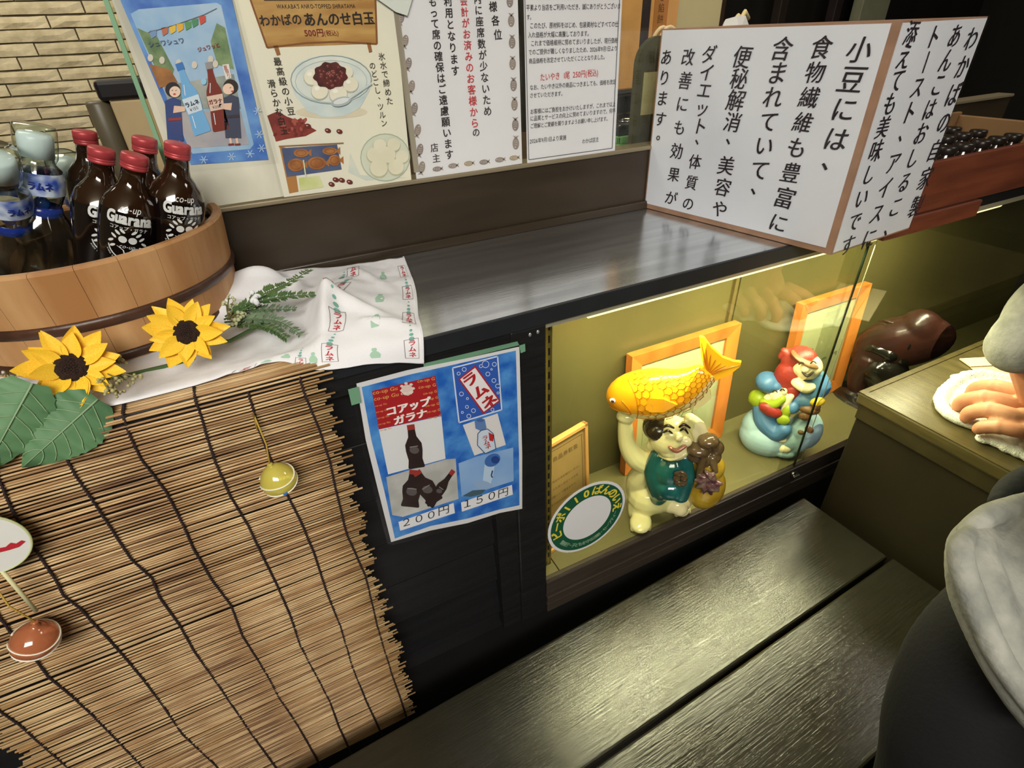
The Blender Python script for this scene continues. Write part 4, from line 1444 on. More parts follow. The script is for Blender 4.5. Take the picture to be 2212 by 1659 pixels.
def guarana(label, base_px, cap_px, yaw, cy):
    global first
    if first is None:
        r = thing('cola_bottle', label, 'bottle', group='dark cola bottles in the tub')
        MB().lathe(BPROF[:10], 32).lathe(BPROF[9:] + BPROF2[1:], 32, mi=1).build('glass_body', [gl_brown, gl_neck], r)
        guarana_print().build('label_print', lab_m, r)
        q = MB()
        q.lathe([(0.0122, 0.1755), (0.0130, 0.1758), (0.0130, 0.1785), (0.0124, 0.1789), (0.0130, 0.1793), (0.0130, 0.1808), (0.0124, 0.1812), (0.0131, 0.1817), (0.0131, 0.1885), (0.0126, 0.1905), (0.0108, 0.1914), (0.0, 0.1916)], 36)
        q.build('screw_cap', cap_m, r, label='red screw cap')
        first = r
    else:
        r = first.copy()
        COL.objects.link(r)
        r['label'] = label
        for ch in first.children:
            c = ch.copy()
            COL.objects.link(c)
            c.parent = r
    place_bottle(r, base_px, cap_px, 0.1916, cy, yaw=yaw)
    return r


guarana('dark cola bottle with a red cap, frontmost, its white print fully in view', (262, 580), (294, 315), 0.0, 0.745)
guarana('dark cola bottle with a red cap, rightmost in the tub beside the blue poster', (378, 575), (384, 292), 0.3, 0.750)
guarana('dark cola bottle with a red cap, just left of the frontmost bottle', (222, 560), (219, 290), 0.3, 0.785)
guarana('dark cola bottle, its red cap the highest and furthest left', (235, 520), (178, 258), 0.8, 0.90)
guarana('dark cola bottle almost hidden behind the frontmost one, red cap between two others', (322, 540), (312, 283), 1.2, 0.815)

# soda bottles of clear plastic with blue parts
clear = mat('clear_soda_plastic', (226, 236, 238), 0.04, trans=1.0, ior=1.18, spec=0.5)
blue_p = mat('blue_plastic_ring', (30, 58, 160), 0.2, trans=0.4)
pale_lab = mat('pale_green_film', (196, 222, 200), 0.3, trans=0.35)
SPROF = [(0.0, 0.0), (0.024, 0.0), (0.0285, 0.004), (0.0295, 0.02), (0.0285, 0.055), (0.0295, 0.085), (0.0275, 0.10), (0.0215, 0.112), (0.0185, 0.122), (0.0225, 0.135), (0.0240, 0.150),
         (0.0220, 0.165), (0.0165, 0.172), (0.0155, 0.178), (0.0155, 0.192)]
sfirst = None


def soda(label, base_px, cap_px, yaw, cy, L=0.215):
    global sfirst
    if sfirst is None:
        r = thing('soda_bottle', label, 'bottle', group='clear soda bottles in the tub')
        # thin clear walls: outer and inner skin
        q = MB().lathe(SPROF, 28)
        inner = [(max(0.0, a - 0.0012), b + (0.0015 if i < 3 else 0)) for i, (a, b) in enumerate(SPROF)]
        q.lathe(list(reversed(inner)), 28)
        q.build('clear_body', clear_mat('thin_clear_plastic', (246, 250, 250), 0.06, refl=3.2), r)
        MB().lathe([(0.0236, 0.138), (0.0246, 0.150), (0.0232, 0.163)], 28).build('neck_band', mat('blue_white_band', (54, 86, 180), 0.3, var=0.9, scale=70, col2=(206, 220, 234), detail=1.0), r)
        q = MB()
        q.lathe([(0.0165, 0.172), (0.0195, 0.178), (0.0205, 0.190), (0.0205, 0.208), (0.0190, 0.213), (0.0, 0.214)], 28)
        q.build('cap_film', clear_mat('pale_green_clear_film', (244, 252, 246), 0.12, refl=2.0), r, label='pale green clear film over the cap')
        MB().lathe([(0.0, 0.178), (0.0165, 0.178), (0.0170, 0.200), (0.0150, 0.204), (0.0, 0.2045)], 24).build('cap', mat('pale_blue_cap', (222, 230, 238), 0.3), r)
        q = MB()
        wrap_text(q, [(0.0250, 0.0), (0.0250, 0.3)], 'ラムネ', -0.014, 0.014, 0.146, 1.1, 0.04)
        q.build('label_print', mat('blue_print', (24, 44, 130), 0.5), r)
        MB().lathe([(0.0190, 0.111), (0.0205, 0.114), (0.0195, 0.121), (0.0178, 0.123)], 24).build('pinch_ring', blue_p, r, label='blue ring at the pinch of the neck')
        MB().ball((0, 0, 0.124), 0.0085, seg=16, rings=10).build('marble', mat('clear_blue_marble', (60, 120, 210), 0.03, trans=0.6), r, label='blue glass marble')
        sfirst = r
    else:
        r = sfirst.copy()
        COL.objects.link(r)
        r['label'] = label
        for ch in sfirst.children:
            c = ch.copy()
            COL.objects.link(c)
            c.parent = r
    place_bottle(r, base_px, cap_px, L, cy, yaw=yaw)


soda('clear soda bottle with blue neck band and pale green film, left of the cola bottles', (112, 570), (72, 262), 0.0, 0.845)
soda('clear soda bottle leaning out at the left edge of the tub', (60, 590), (-14, 318), 0.4, 0.80)
soda('clear soda bottle lying low behind the cola bottles, only its neck in view', (240, 480), (135, 345), 0.2, 0.90)

# ================================================================== printed cotton cloth
def cr(p, t):
    n = len(p) - 1
    x = min(max(t, 0), 1) * n
    i = min(int(x), n - 1)
    f = x - i
    a, b, c, d = p[max(i - 1, 0)], p[i], p[i + 1], p[min(i + 2, n)]
    return 0.5 * ((2 * b) + (c - a) * f + (2 * a - 5 * b + 4 * c - d) * f * f + (3 * b - a - 3 * c + d) * f ** 3)


NET = [[(-.30, .835, .003), (-.03, .846, .016), (.03, .845, .012), (.11, .842, .005), (.165, .837, .003), (.203, .826, .005)],
       [(-.30, .76, .003), (-.03, .79, .036), (.03, .77, .008), (.095, .765, .014), (.15, .762, .004), (.192, .757, .003)],
       [(-.30, .68, .002), (-.04, .70, .010), (.015, .69, .003), (.058, .68, .034), (.125, .68, .013), (.179, .69, .003)],
       [(-.30, .605, .002), (-.06, .62, .004), (.005, .61, .003), (.047, .605, .020), (.105, .612, .016), (.157, .612, .003)],
       [(-.30, .577, .008), (-.09, .577, .009), (-.012, .588, .007), (.028, .572, .010), (.085, .563, .008), (.146, .560, .003)],
       [(-.30, .570, .006), (-.10, .569, .007), (-.018, .580, .005), (.022, .552, -.004), (.082, .549, -.011), (.139, .549, -.030)]]
NET = [[Vector((x, y, z + CT)) for x, y, z in r] for r in NET]


FOLDS = ((0.030, 0.79, 0.062, 0.67, 0.011, 0.013), (0.062, 0.67, 0.036, 0.575, 0.015, 0.011), (0.066, 0.67, 0.128, 0.590, 0.011, 0.011), (-0.03, 0.80, 0.03, 0.79, 0.010, 0.014), (0.12, 0.80, 0.15, 0.70, 0.006, 0.010), (0.09, 0.60, 0.14, 0.575, 0.007, 0.008))


def cloth(s, t, lift=0.0):
    """s along the cloth to the right, t from the back to the front"""
    p = cr([cr(r, s) for r in NET], t)
    w = noise.noise(Vector((p.x * 26, p.y * 26, 1.3))) * 0.0035 + noise.noise(Vector((p.x * 70, p.y * 70, 4.1))) * 0.0010
    for (ax, ay, bx_, by_, hgt, wid) in FOLDS:
        dx, dy = bx_ - ax, by_ - ay
        f_ = max(0.0, min(1.0, ((p.x - ax) * dx + (p.y - ay) * dy) / (dx * dx + dy * dy)))
        d2 = (p.x - ax - dx * f_) ** 2 + (p.y - ay - dy * f_) ** 2
        p.z += hgt * math.exp(-d2 / (wid * wid)) * (0.4 + 0.6 * math.sin(math.pi * min(1, f_ + .15)))
    p.z += max(w, -0.001) + 0.0012 + lift
    if t > 0.8:
        p.y -= lift * (t - 0.8) * 5
    return p


NU, NV = 90, 60
t = thing('printed_cloth', 'white cotton cloth with red stamps and green bottles, crumpled on the counter', 'cloth')
q = MB()
q.add([cloth(i / NU, j / NV) for j in range(NV + 1) for i in range(NU + 1)], [(j * (NU + 1) + i, (j + 1) * (NU + 1) + i, (j + 1) * (NU + 1) + i + 1, j * (NU + 1) + i + 1) for j in range(NV) for i in range(NU)], 0, True)
o = q.build('cotton_sheet', mat('white_cotton', (234, 234, 238), 0.85, var=0.03, bump=0.12, bscale=400), t)
sd = o.modifiers.new('thick', 'SOLIDIFY')
sd.thickness = 0.0009
hq = MB()
hq.tube([cloth(1.0, j / 40, 0.0006) for j in range(41)], 0.0012, 6)
hq.build('hem', mat('white_cotton', (234, 234, 238)), t)
CW, CH = 0.44, 0.31         # cloth size in metres
pr = MB()


def clp(pts, mi):
    pr.add([cloth(min(max(x / CW, 0), 1), min(max(y / CH, 0), 1), 0.0007) for x, y in pts], [tuple(range(len(pts)))], mi)


def stamp(x, y, rot=0.0):
    c, s = math.cos(rot), math.sin(rot)
    T = lambda a, b: (x + a * c - b * s, y + a * s + b * c)
    w, h = 0.0135, 0.020
    for (a0, b0, a1, b1) in ((-w, -h, w, -h + .0009), (-w, h - .0009, w, h), (-w, -h, -w + .0009, h), (w - .0009, -h, w, h)):
        for k in range(4):
            u0, u1 = k / 4, (k + 1) / 4
            if a1 - a0 > b1 - b0:
                clp([T(a0 + (a1 - a0) * u0, b0), T(a0 + (a1 - a0) * u1, b0), T(a0 + (a1 - a0) * u1, b1), T(a0 + (a1 - a0) * u0, b1)], 2)
            else:
                clp([T(a0, b0 + (b1 - b0) * u0), T(a1, b0 + (b1 - b0) * u0), T(a1, b0 + (b1 - b0) * u1), T(a0, b0 + (b1 - b0) * u1)], 2)
    for i, ch in enumerate('ラムネ'):
        k = 0.0118
        for li, vs, fs in layers(ch, 0.03):
            P_ = []
            for gx_, gy_ in vs:
                c_ = T((gx_ - .5) * k * 1.3, -0.0118 + i * 0.0118 - (gy_ - .36) * k)
                P_.append(cloth(min(max(c_[0] / CW, 0), 1), min(max(c_[1] / CH, 0), 1), 0.0007 + 0.00008 * li))
            pr.add(P_, fs, 0)


def dots(x, y, n=4):
    for i in range(n):
        r = 0.0016 + 0.0010 * i
        clp([(x + r * 1.15 * math.cos(2 * math.pi * k / 10), y + i * 0.0095 + r * math.sin(2 * math.pi * k / 10)) for k in range(10)], 1)


def motif(x, y):
    pts = [(-.007, .013), (-.009, .004), (-.006, -.003), (-.003, -.005), (-.0045, -.009), (-.003, -.013), (.003, -.013), (.0045, -.009), (.003, -.005), (.006, -.003), (.009, .004), (.007, .013)]
    clp([(x + a, y + b) for a, b in pts], 3)


for x in (0.285, 0.345, 0.415):
    k0 = 0.025 if x > 0.4 else (0.05 if x > 0.3 else 0.03)
    if x == 0.345:
        for y in (0.06, 0.135, 0.205, 0.275):
            motif(x + 0.012, y)
    else:
        for y in (0.052, 0.125, 0.20, 0.275):
            stamp(x, y - (0.012 if x < .3 else 0.0))
        for y in (0.078, 0.152, 0.226):
            dots(x, y - (0.012 if x < .3 else 0.0))
for x, y in ((0.225, 0.29), (0.13, 0.292)):
    stamp(x, y)
for x, y in ((0.19, 0.265), (0.255, 0.27), (0.16, 0.285)):
    motif(x, y)
for x, y in ((0.265, 0.04), (0.222, 0.235)):
    dots(x, y)
pr.build('print', [mat('red_cloth_print', (186, 50, 58), 0.8), mat('teal_cloth_print', (120, 176, 164), 0.8), mat('brown_cloth_line', (120, 96, 96), 0.8), mat('green_cloth_print', (166, 202, 178), 0.8)], t, kind='stuff')
# ================================================================== bamboo blind hung over the counter edge
blind = thing('bamboo_blind', 'tan bamboo stick blind with dark woven cords hanging over the left front of the counter', 'blind', (-0.2, 0.547, 0.26))
bx, by, bz = blind.location
reed = mat('bamboo_reed', (214, 184, 136), 0.45, var=0.55, scale=16, col2=(164, 126, 82), stretch=(0.9, 9, 9), rand=0.22, bump=0.1, bscale=60)
reed2 = mat('bamboo_reed_brown', (186, 146, 96), 0.5, var=0.6, scale=14, col2=(118, 84, 54), stretch=(0.9, 9, 9), rand=0.22, bump=0.1, bscale=60)
rods = []
for k in range(14):
    r2 = random.Random(100 + k)
    q = MB()
    L0, L1 = -0.425 - r2.uniform(0, .02), 0.022 + r2.uniform(-.011, .011)
    n = 9
    ph = r2.uniform(0, 6)
    amp = r2.uniform(0.0001, 0.0006)
    rr_ = r2.uniform(0.00115, 0.0016)
    q.tube([(L0 + (L1 - L0) * i / n, 0.0003 * math.sin(ph + i * 1.7), amp * math.sin(ph + i * 0.9)) for i in range(n + 1)], [rr_ * r2.uniform(.9, 1.08) for i in range(n + 1)], 6)
    me = bpy.data.meshes.new('stick')
    me.from_pydata([tuple(p) for p in q.v], [], q.f)
    me.polygons.foreach_set('use_smooth', [len(f) == 4 for f in q.f])
    me.materials.append(reed if k % 4 else reed2)
    rods.append(me)


def blind_path(s):
    """distance along the blind from its top edge -> (y, z)"""
    flat = 0.055
    if s < flat:
        return 0.612 - s, CT + 0.0022
    a = (s - flat) / 0.012
    if a < 1:
        return 0.557 - 0.0085 * math.sin(a * math.pi / 2), CT + 0.0022 - 0.0085 * (1 - math.cos(a * math.pi / 2))
    return 0.5480 + 0.0012 * math.sin((s - flat) * 9), CT - 0.0065 - (s - flat - 0.012)


s, n_st = 0.0, 0
while True:
    y, z = blind_path(s)
    if z < 0.262:
        break
    r2 = random.Random(500 + n_st)
    M = Matrix.Translation((-bx + r2.uniform(-.006, .006), y - by + r2.uniform(-.0004, .0004), z - bz)) @ Matrix.Rotation(math.radians(r2.gauss(0, .16)), 4, 'Y') @ Matrix.Rotation(r2.uniform(0, 6.28), 4, 'X')
    # keep the bow of a stick small: spin only about its own axis
    link_mesh('stick', rods[(n_st * 5 + r2.randrange(14)) % 14], blind, M)
    s += 0.0037 + r2.uniform(-.0004, .0005) + (0.0012 if r2.random() < 0.04 else 0)
    n_st += 1
cordm = mat('dark_brown_cord', (46, 32, 34), 0.8, bump=0.3, bscale=300)
CORDS = [[(634, 757), (648, 818), (661, 860), (690, 930), (713, 1000), (724, 1054), (749, 1154), (790, 1245), (815, 1353), (844, 1449), (863, 1503), (882, 1560)],
         [(524, 793), (537, 852), (560, 930), (600, 1030), (620, 1069), (649, 1125), (678, 1195), (707, 1283), (736, 1354), (761, 1441), (790, 1512), (824, 1585), (850, 1650)],
         [(417, 820), (422, 865), (434, 899), (452, 959), (466, 1000), (499, 1075), (537, 1137), (566, 1200), (599, 1266), (628, 1333), (649, 1395), (682, 1458), (711, 1512), (732, 1570), (757, 1624), (790, 1700)],
         [(268, 868), (265, 896), (280, 941), (304, 992), (337, 1034), (358, 1062), (395, 1133), (416, 1183), (458, 1254), (499, 1308), (524, 1374), (574, 1453), (603, 1507), (645, 1570), (682, 1636), (720, 1710)],
         [(120, 930), (142, 986), (163, 1028), (187, 1062), (229, 1125), (283, 1208), (329, 1250), (345, 1291), (387, 1349), (420, 1408), (462, 1466), (499, 1520), (541, 1582), (595, 1657), (640, 1730)],
         [(-20, 990), (20, 1090), (62, 1166), (121, 1254), (137, 1287), (175, 1316), (200, 1345), (233, 1379), (266, 1416), (308, 1466), (349, 1520), (395, 1587), (466, 1653), (520, 1730)],
         [(-60, 1230), (-10, 1320), (40, 1390), (79, 1428), (104, 1462), (154, 1503), (200, 1545), (241, 1587), (308, 1657), (360, 1720)],
         [(-60, 1480), (0, 1537), (42, 1566), (83, 1603), (146, 1657), (200, 1710)]]
for c in CORDS:
    pts = []
    for u, v in c:
        p = onY(u, v, 0.5462)
        if p.z > CT + 0.003:
            p = onZ(u, v, CT + 0.0045)
        pts.append(p)
    dense = []
    N = int(sum((a - b).length for a, b in zip(pts[:-1], pts[1:])) / 0.0019)
    L_ = [0]
    for a, b in zip(pts[:-1], pts[1:]):
        L_.append(L_[-1] + (a - b).length)
    for i in range(N + 1):
        d = L_[-1] * i / N
        for k in range(len(pts) - 1):
            if L_[k + 1] >= d - 1e-9:
                f = (d - L_[k]) / (L_[k + 1] - L_[k])
                p = pts[k].lerp(pts[k + 1], f)
                break
        up_ = 1 if i % 2 else -1
        dense.append(p - Vector((bx - 0.0007 * up_, by + 0.0004 * up_, bz)))
    MB().tube(dense, 0.00125, 5).build('cord', cordm, blind)

# ================================================================== artificial sunflowers
pet_m = mat('sunflower_petal', (255, 216, 66), 0.55, var=0.5, scale=30, col2=(252, 192, 44), sub=0.2, bump=0.08, bscale=120)
disc_m = mat('sunflower_disc', (50, 30, 20), 0.9, var=0.5, scale=200, bump=0.9, bscale=260)
leaf_m = mat('silk_leaf', (98, 138, 96), 0.6, var=0.35, scale=12, col2=(76, 116, 78), bump=0.12, bscale=90)
vein_m = mat('leaf_vein', (140, 168, 128), 0.6)


def petal_mesh(L, W, curl, tw, name='petal'):
    q = MB()
    nx, ny = 9, 4
    vs = []
    for i in range(nx + 1):
        x = i / nx
        w = W * (math.sin(math.pi * min(1, (x * .93 + .07)) ** 0.85) ** 0.8) * (1 - 0.25 * x)
        if i == nx:
            w = W * 0.04
        for j in range(ny + 1):
            y = (j / ny - .5) * 2
            vs.append((x * L, y * w, curl * (x ** 2) * L + abs(y) * w * 0.35 + tw * y * x * w - 0.0012 * math.cos(y * 3 * math.pi) * x))
    fs = [(i * (ny + 1) + j, (i + 1) * (ny + 1) + j, (i + 1) * (ny + 1) + j + 1, i * (ny + 1) + j + 1) for i in range(nx) for j in range(ny)]
    me = bpy.data.meshes.new(name)
    me.from_pydata(vs, [], fs)
    me.polygons.foreach_set('use_smooth', [True] * len(fs))
    me.materials.append(pet_m)
    return me


petals = [petal_mesh(1.0, 0.33 + 0.03 * (k % 3), (-0.05, 0.12, 0.25, 0.02, 0.18)[k % 5], (0.2, -0.2, 0.0)[k % 3]) for k in range(8)]


def frame_to(loc, normal, roll=0.0):
    z = Vector(normal).normalized()
    x = Vector((0, 0, 1)).cross(z)
    if x.length < 1e-3:
        x = Vector((1, 0, 0))
    x.normalize()
    y = z.cross(x)
    return Matrix.Translation(Vector(loc)) @ Matrix((x, y, z)).transposed().to_4x4() @ Matrix.Rotation(roll, 4, 'Z')


def sunflower(label, loc, normal, R, seed, stem):
    r = thing('artificial_sunflower', label, 'artificial flower', group='artificial sunflowers on the counter edge')
    Mw = frame_to(loc, normal)
    r.matrix_world = Mw
    rnd = random.Random(seed)
    rd = R * 0.37
    for layer, (n, lift, sc, tilt) in enumerate(((11, 0.0, 1.0, 0.16), (9, 0.002, 0.92, 0.40))):
        for k in range(n):
            a = 2 * math.pi * (k + 0.5 * layer) / n + rnd.uniform(-.12, .12)
            L = (R - rd * .6) * sc * rnd.uniform(.86, 1.1)
            M = Matrix.Rotation(a, 4, 'Z') @ Matrix.Translation((rd * .6, 0, lift)) @ Matrix.Rotation(-(tilt + rnd.uniform(-.16, .2)), 4, 'Y') @ Matrix.Rotation(rnd.uniform(-.3, .3), 4, 'X') @ Matrix.Diagonal((L, L * rnd.uniform(.8, 1.05), L, 1))
            link_mesh('petal', rnd.choice(petals), r, M)
    q = MB()
    q.lathe([(0.0, rd * .34), (rd * .3, rd * .36), (rd * .62, rd * .42), (rd * .88, rd * .30), (rd, rd * .08), (rd * .9, -rd * .2)], 28)
    q.build('seed_disc', disc_m, r, label='dark brown seed disc')
    q = MB()
    for k in range(150):
        rho = rd * 0.97 * math.sqrt(k / 150)
        a = k * 2.39996
        zz = rd * (.40 - .25 * (rho / rd) ** 4)
        q.ball((rho * math.cos(a), rho * math.sin(a), zz), (0.0006, 0.0006, 0.0012), seg=5, rings=3)
    q.build('florets', disc_m, r, kind='stuff')
    MB().lathe([(0.0, -0.007), (rd * .5, -0.006), (rd * .8, -0.001), (rd * .7, 0.001)], 16).build('calyx', leaf_m, r)
    inv = Mw.inverted()
    MB().tube([inv @ Vector(p) for p in [Vector(loc) - Vector(normal).normalized() * 0.005] + stem], 0.0022, 8).build('stem', mat('green_stem', (78, 104, 58), 0.6), r)
    return r, Mw


def big_leaf(root, Mw, base, tip, w_left, w_right, bow):
    """a veined serrated leaf from base to tip (world points)"""
    base, tip = Vector(base), Vector(tip)
    ax = tip - base
    L = ax.length
    ax.normalize()
    n = (Vector((0, 0, CAM_Z)) - base)
    n = (n - ax * n.dot(ax)).normalized()
    sd = n.cross(ax)
    inv = Mw.inverted()
    N, K = 28, 6
    vs, fs = [], []

    def pt(x, y, lift=0.0):
        w = (w_left if y < 0 else w_right) * (math.sin(math.pi * (0.06 + 0.94 * x) ** 0.72) ** 0.85 if x < 1 else 0)
        w *= 1 + 0.035 * math.sin(x * 75) * abs(y)
        return base + ax * (L * x) + sd * (w * y) + n * (bow * math.sin(math.pi * x) - 0.006 * abs(y) + 0.0022 * math.sin(x * 40) * abs(y) + lift)
    for i in range(N + 1):
        for j in range(-K, K + 1):
            vs.append(inv @ pt(i / N, j / K))
    w_ = 2 * K + 1
    for i in range(N):
        for j in range(2 * K):
            a = i * w_ + j
            fs.append((a, a + w_, a + w_ + 1, a + 1))
    q = MB().add(vs, fs, 0, True)
    lf = q.build('leaf', leaf_m, root)
    q = MB()
    q.tube([inv @ pt(i / 20, 0, 0.0006) for i in range(20)], [0.0011 * (1 - i / 24) for i in range(20)], 5)
    for k in range(6):
        x0 = 0.08 + k * 0.13
        for sgn in (-1, 1):
            q.tube([inv @ pt(min(.97, x0 + .17 * f ** 1.2), sgn * f * .86, 0.0005) for f in [i / 8 for i in range(9)]], 0.0005, 4)
    q.build('leaf_veins', vein_m, lf)


f1 = onY(155, 795, 0.590)
r1, M1 = sunflower('artificial sunflower with two broad green leaves, left of the pair on the counter edge', f1, (0.22, -0.86, 0.55), 0.0415, 3, [Vector((-0.19, 0.61, 1.045)), Vector((-0.17, 0.63, 1.032)), Vector((-0.10, 0.635, 1.030))])
big_leaf(r1, M1, onY(212, 862, 0.560), onY(46, 1012, 0.532), 0.029, 0.030, 0.006)
big_leaf(r1, M1, onY(70, 828, 0.556), onY(-40, 1030, 0.530), 0.032, 0.026, 0.004)
f2 = onY(405, 718, 0.600)
r2_, M2 = sunflower('artificial sunflower beside the fern, right of the pair on the counter edge', f2, (-0.02, -0.90, 0.48), 0.0385, 8, [Vector((-0.09, 0.63, 1.05)), Vector((-0.06, 0.64, 1.040)), Vector((-0.02, 0.665, 1.042))])

# green sprays
fern_m = mat('fern_green', (92, 116, 62), 0.6, var=0.5, scale=40, col2=(66, 96, 54))
fern2_m = mat('grey_green_fern', (104, 128, 96), 0.6, var=0.4, scale=40)


def cl3(u, v, lift):
    p = onZ(u, v, CT + lift)
    return p


def fern(label, px, lifts, Lf, m, n=26, cat='artificial fern'):
    r = thing('artificial_fern', label, cat, group='green sprays on the cloth')
    P = [cl3(u, v, l) for (u, v), l in zip(px, lifts)]
    D = [cr(P, i / 40) for i in range(41)]
    MB().tube(D, [0.0012 * (1 - i / 60) for i in range(41)], 5).build('stem', mat('green_stem', (78, 104, 58)), r)
    q = MB()
    for k in range(n):
        i = 4 + int(36 * k / n)
        p = D[min(i, 40)]
        tdir = (D[min(i + 1, 40)] - D[max(i - 1, 0)]).normalized()
        up = Vector((0, -0.3, 1)).normalized()
        sd = tdir.cross(up).normalized()
        for sg in (-1, 1):
            L = Lf * (1.05 - 0.75 * abs(k / n - .35))
            d = (sd * sg * .8 + tdir * .6 + up * random.uniform(-.1, .35)).normalized()
            w = d.cross(up).normalized() * L * .22
            a = p
            q.add([a, a + d * L * .5 + w, a + d * L + up * L * .06, a + d * L * .5 - w, a + d * L * .5 + up * L * .07], [(0, 4, 1), (1, 4, 2), (2, 4, 3), (3, 4, 0)])
    q.build('leaflets', m, r, kind='stuff')
    return r


fern('green fern spray reaching highest over the back of the cloth', [(486, 684), (560, 640), (620, 612), (672, 582)], (.034, .048, .046, .036), 0.0115, fern_m, 30)
fern('green fern spray running level over the middle of the cloth', [(490, 690), (560, 652), (620, 640), (680, 636)], (.034, .044, .044, .038), 0.0125, fern_m, 28)
fern('green fern spray bending down over the front of the cloth', [(486, 696), (540, 690), (600, 694), (652, 724)], (.030, .036, .030, .018), 0.012, fern2_m, 26)
fern('pale green fern spray nearest the front, tip by the cloth fold', [(484, 704), (545, 700), (590, 712), (620, 732)], (.028, .030, .024, .012), 0.012, fern_m, 22)
fern('short grey-green spray lying flat by the sunflower', [(484, 690), (530, 672), (580, 668), (640, 668)], (.030, .036, .034, .030), 0.011, fern2_m, 26)


def berries(label, c_px, lift, pts, m, rad):
    r = thing('berry_spray', label, 'artificial berries', group='artificial berry sprays')
    root = cl3(c_px[0], c_px[1], lift)
    q, b = MB(), MB()
    rnd = random.Random(int(c_px[0]))
    for (u, v) in pts:
        e = cl3(u, v, lift + rnd.uniform(-.004, .006))
        mid = root.lerp(e, .5) + Vector((0, -.002, .003))
        q.tube([root, mid, e], 0.0007, 5)
        for k in range(4):
            o = Vector((rnd.uniform(-1, 1), rnd.uniform(-1, 1), rnd.uniform(-.6, 1))) * rad * 1.9
            q.tube([mid.lerp(e, .8), e + o], 0.0004, 4)
            b.ball(e + o, rad * rnd.uniform(.7, 1.1), seg=8, rings=6)
    q.build('twigs', mat('olive_twig', (120, 112, 70), 0.7), r)
    b.build('berries', m, r, kind='stuff')


berries('olive berry spray right of the left sunflower', (210, 800), .030, [(232, 778), (255, 772), (262, 785), (246, 800), (240, 818), (276, 812), (296, 814), (285, 826), (262, 822), (228, 830), (238, 848), (260, 852), (250, 838), (218, 822)], mat('pale_olive_berry', (178, 170, 116), 0.5, var=0.3, scale=60), 0.0019)
berries('pale green berry cluster between the right sunflower and the fern', (494, 690), .036, [(494, 644), (500, 656), (512, 664), (506, 674), (518, 684), (498, 668), (512, 690), (502, 684), (522, 676), (490, 660), (508, 698)], mat('pale_green_berry', (188, 194, 152), 0.5, var=0.3, scale=60), 0.0023)
berries('dark berry spray under the tub beside the left leaf edge', (20, 800), .020, [(6, 812), (24, 820), (36, 812), (14, 826)], mat('grey_white_berry', (196, 196, 186), 0.5), 0.0018)
t = thing('white_blossom', 'tiny white artificial blossom among the fern sprays', 'artificial flower')
q = MB()
for k, (u, v) in enumerate(((545, 634), (550, 644), (556, 640), (553, 652), (547, 648))):
    q.ball(cl3(u, v, .050), (0.0034, 0.0022, 0.0046), seg=8, rings=6, M=Matrix.Rotation(k, 3, 'Y'))
q.build('petals', mat('white_blossom', (226, 228, 232), 0.6), t)

# ================================================================== hanging toys
def balloon(label, c, r, col, string_top, squash=1.0, tilt=0.0):
    t = thing('water_balloon', label, 'toy balloon', c, None, (0, tilt, 0))
    m_ = mat('balloon_%d' % col[0], col, 0.08, trans=0.35, coat=0.7, sub=0.1)
    prof = [(0.0, -r * squash)]
    for k in range(1, 16):
        a = -math.pi / 2 + math.pi * k / 16
        prof.append((r * math.cos(a) * (1 - .10 * max(0, math.sin(a)) ** 2), r * squash * math.sin(a) + (0.12 * r * max(0, math.sin(a)) ** 4)))
    prof += [(r * .13, r * 1.08), (r * .09, r * 1.16), (r * .17, r * 1.26), (r * .10, r * 1.3), (0, r * 1.3)]
    MB().lathe(prof, 32).build('skin', m_, t)

    def sw(z0, z1, tint, name, wd):
        pts = []
        for i in range(40):
            a = 2 * math.pi * i / 40 * 1.0 - math.pi
            z = z0 + (z1 - z0) * math.sin(a * .5) + 0.08 * math.sin(2 * a)
            rr = math.sqrt(max(0.05, 1 - z * z))
            pts.append((r * 1.006 * rr * math.cos(a), r * 1.006 * rr * math.sin(a), r * squash * z))
        MB().tube(pts, wd, 5).build(name, mat(name + '_%d' % tint[0], tint, 0.3), t)
    sw(0.28, 0.45, (244, 240, 220), 'swirl_line', 0.0009)
    sw(-0.28, -0.05, (246, 242, 226), 'swirl_line', 0.0009)
    if squash == 1.0:
        d = ray(606, 1047)
        MB().ball(Vector((0.002, -r * .9, -r * .42)), (0.0028, 0.0012, 0.0026), seg=8, rings=6).build('blue_spot', mat('blue_spot', (60, 120, 190), 0.4), t)
    inv = Matrix.Rotation(-tilt, 3, 'Y')
    st = [inv @ (Vector(p) - Vector(c)) for p in string_top]
    MB().tube([Vector((0, 0, r * 1.28))] + st, 0.0009, 6).build('string', mat('ochre_elastic', (184, 150, 60), 0.6), t)
    return t


cy = onY(602, 1036, 0.524)
balloon('yellow water balloon with white swirls hanging on a string before the blind', cy, 0.0196, (232, 218, 104), [onY(575, 960, 0.532), onY(552, 905, 0.540), onY(547, 893, 0.541), onY(556, 930, 0.538)], 1.0, -0.12)
co = onY(76, 1382, 0.524)
balloon('orange-brown water balloon low on the blind at the left edge', co, 0.0215, (204, 124, 84), [onY(20, 1310, 0.530), onY(-10, 1268, 0.536)], 0.86, 0.4)
t = thing('paper_fan', 'round white paper fan with pale green rim and red mark at the left edge', 'fan', onY(-42, 1180, 0.528))
MB().lathe([(0.0, 0.0), (0.0365, 0.0), (0.0365, 0.0012), (0.0, 0.0012)], 48, M=Matrix.Rotation(math.radians(90), 4, 'X'), smooth=False).build('paper_disc', mat('fan_paper', (226, 226, 220), 0.7, var=0.05), t)
MB().tube([(0.0365 * math.cos(a), -0.0006, 0.0365 * math.sin(a)) for a in [2 * math.pi * k / 48 for k in range(49)]], 0.0011, 6, caps=False).build('rim', mat('pale_green_rim', (196, 204, 150), 0.5), t)
q = MB()
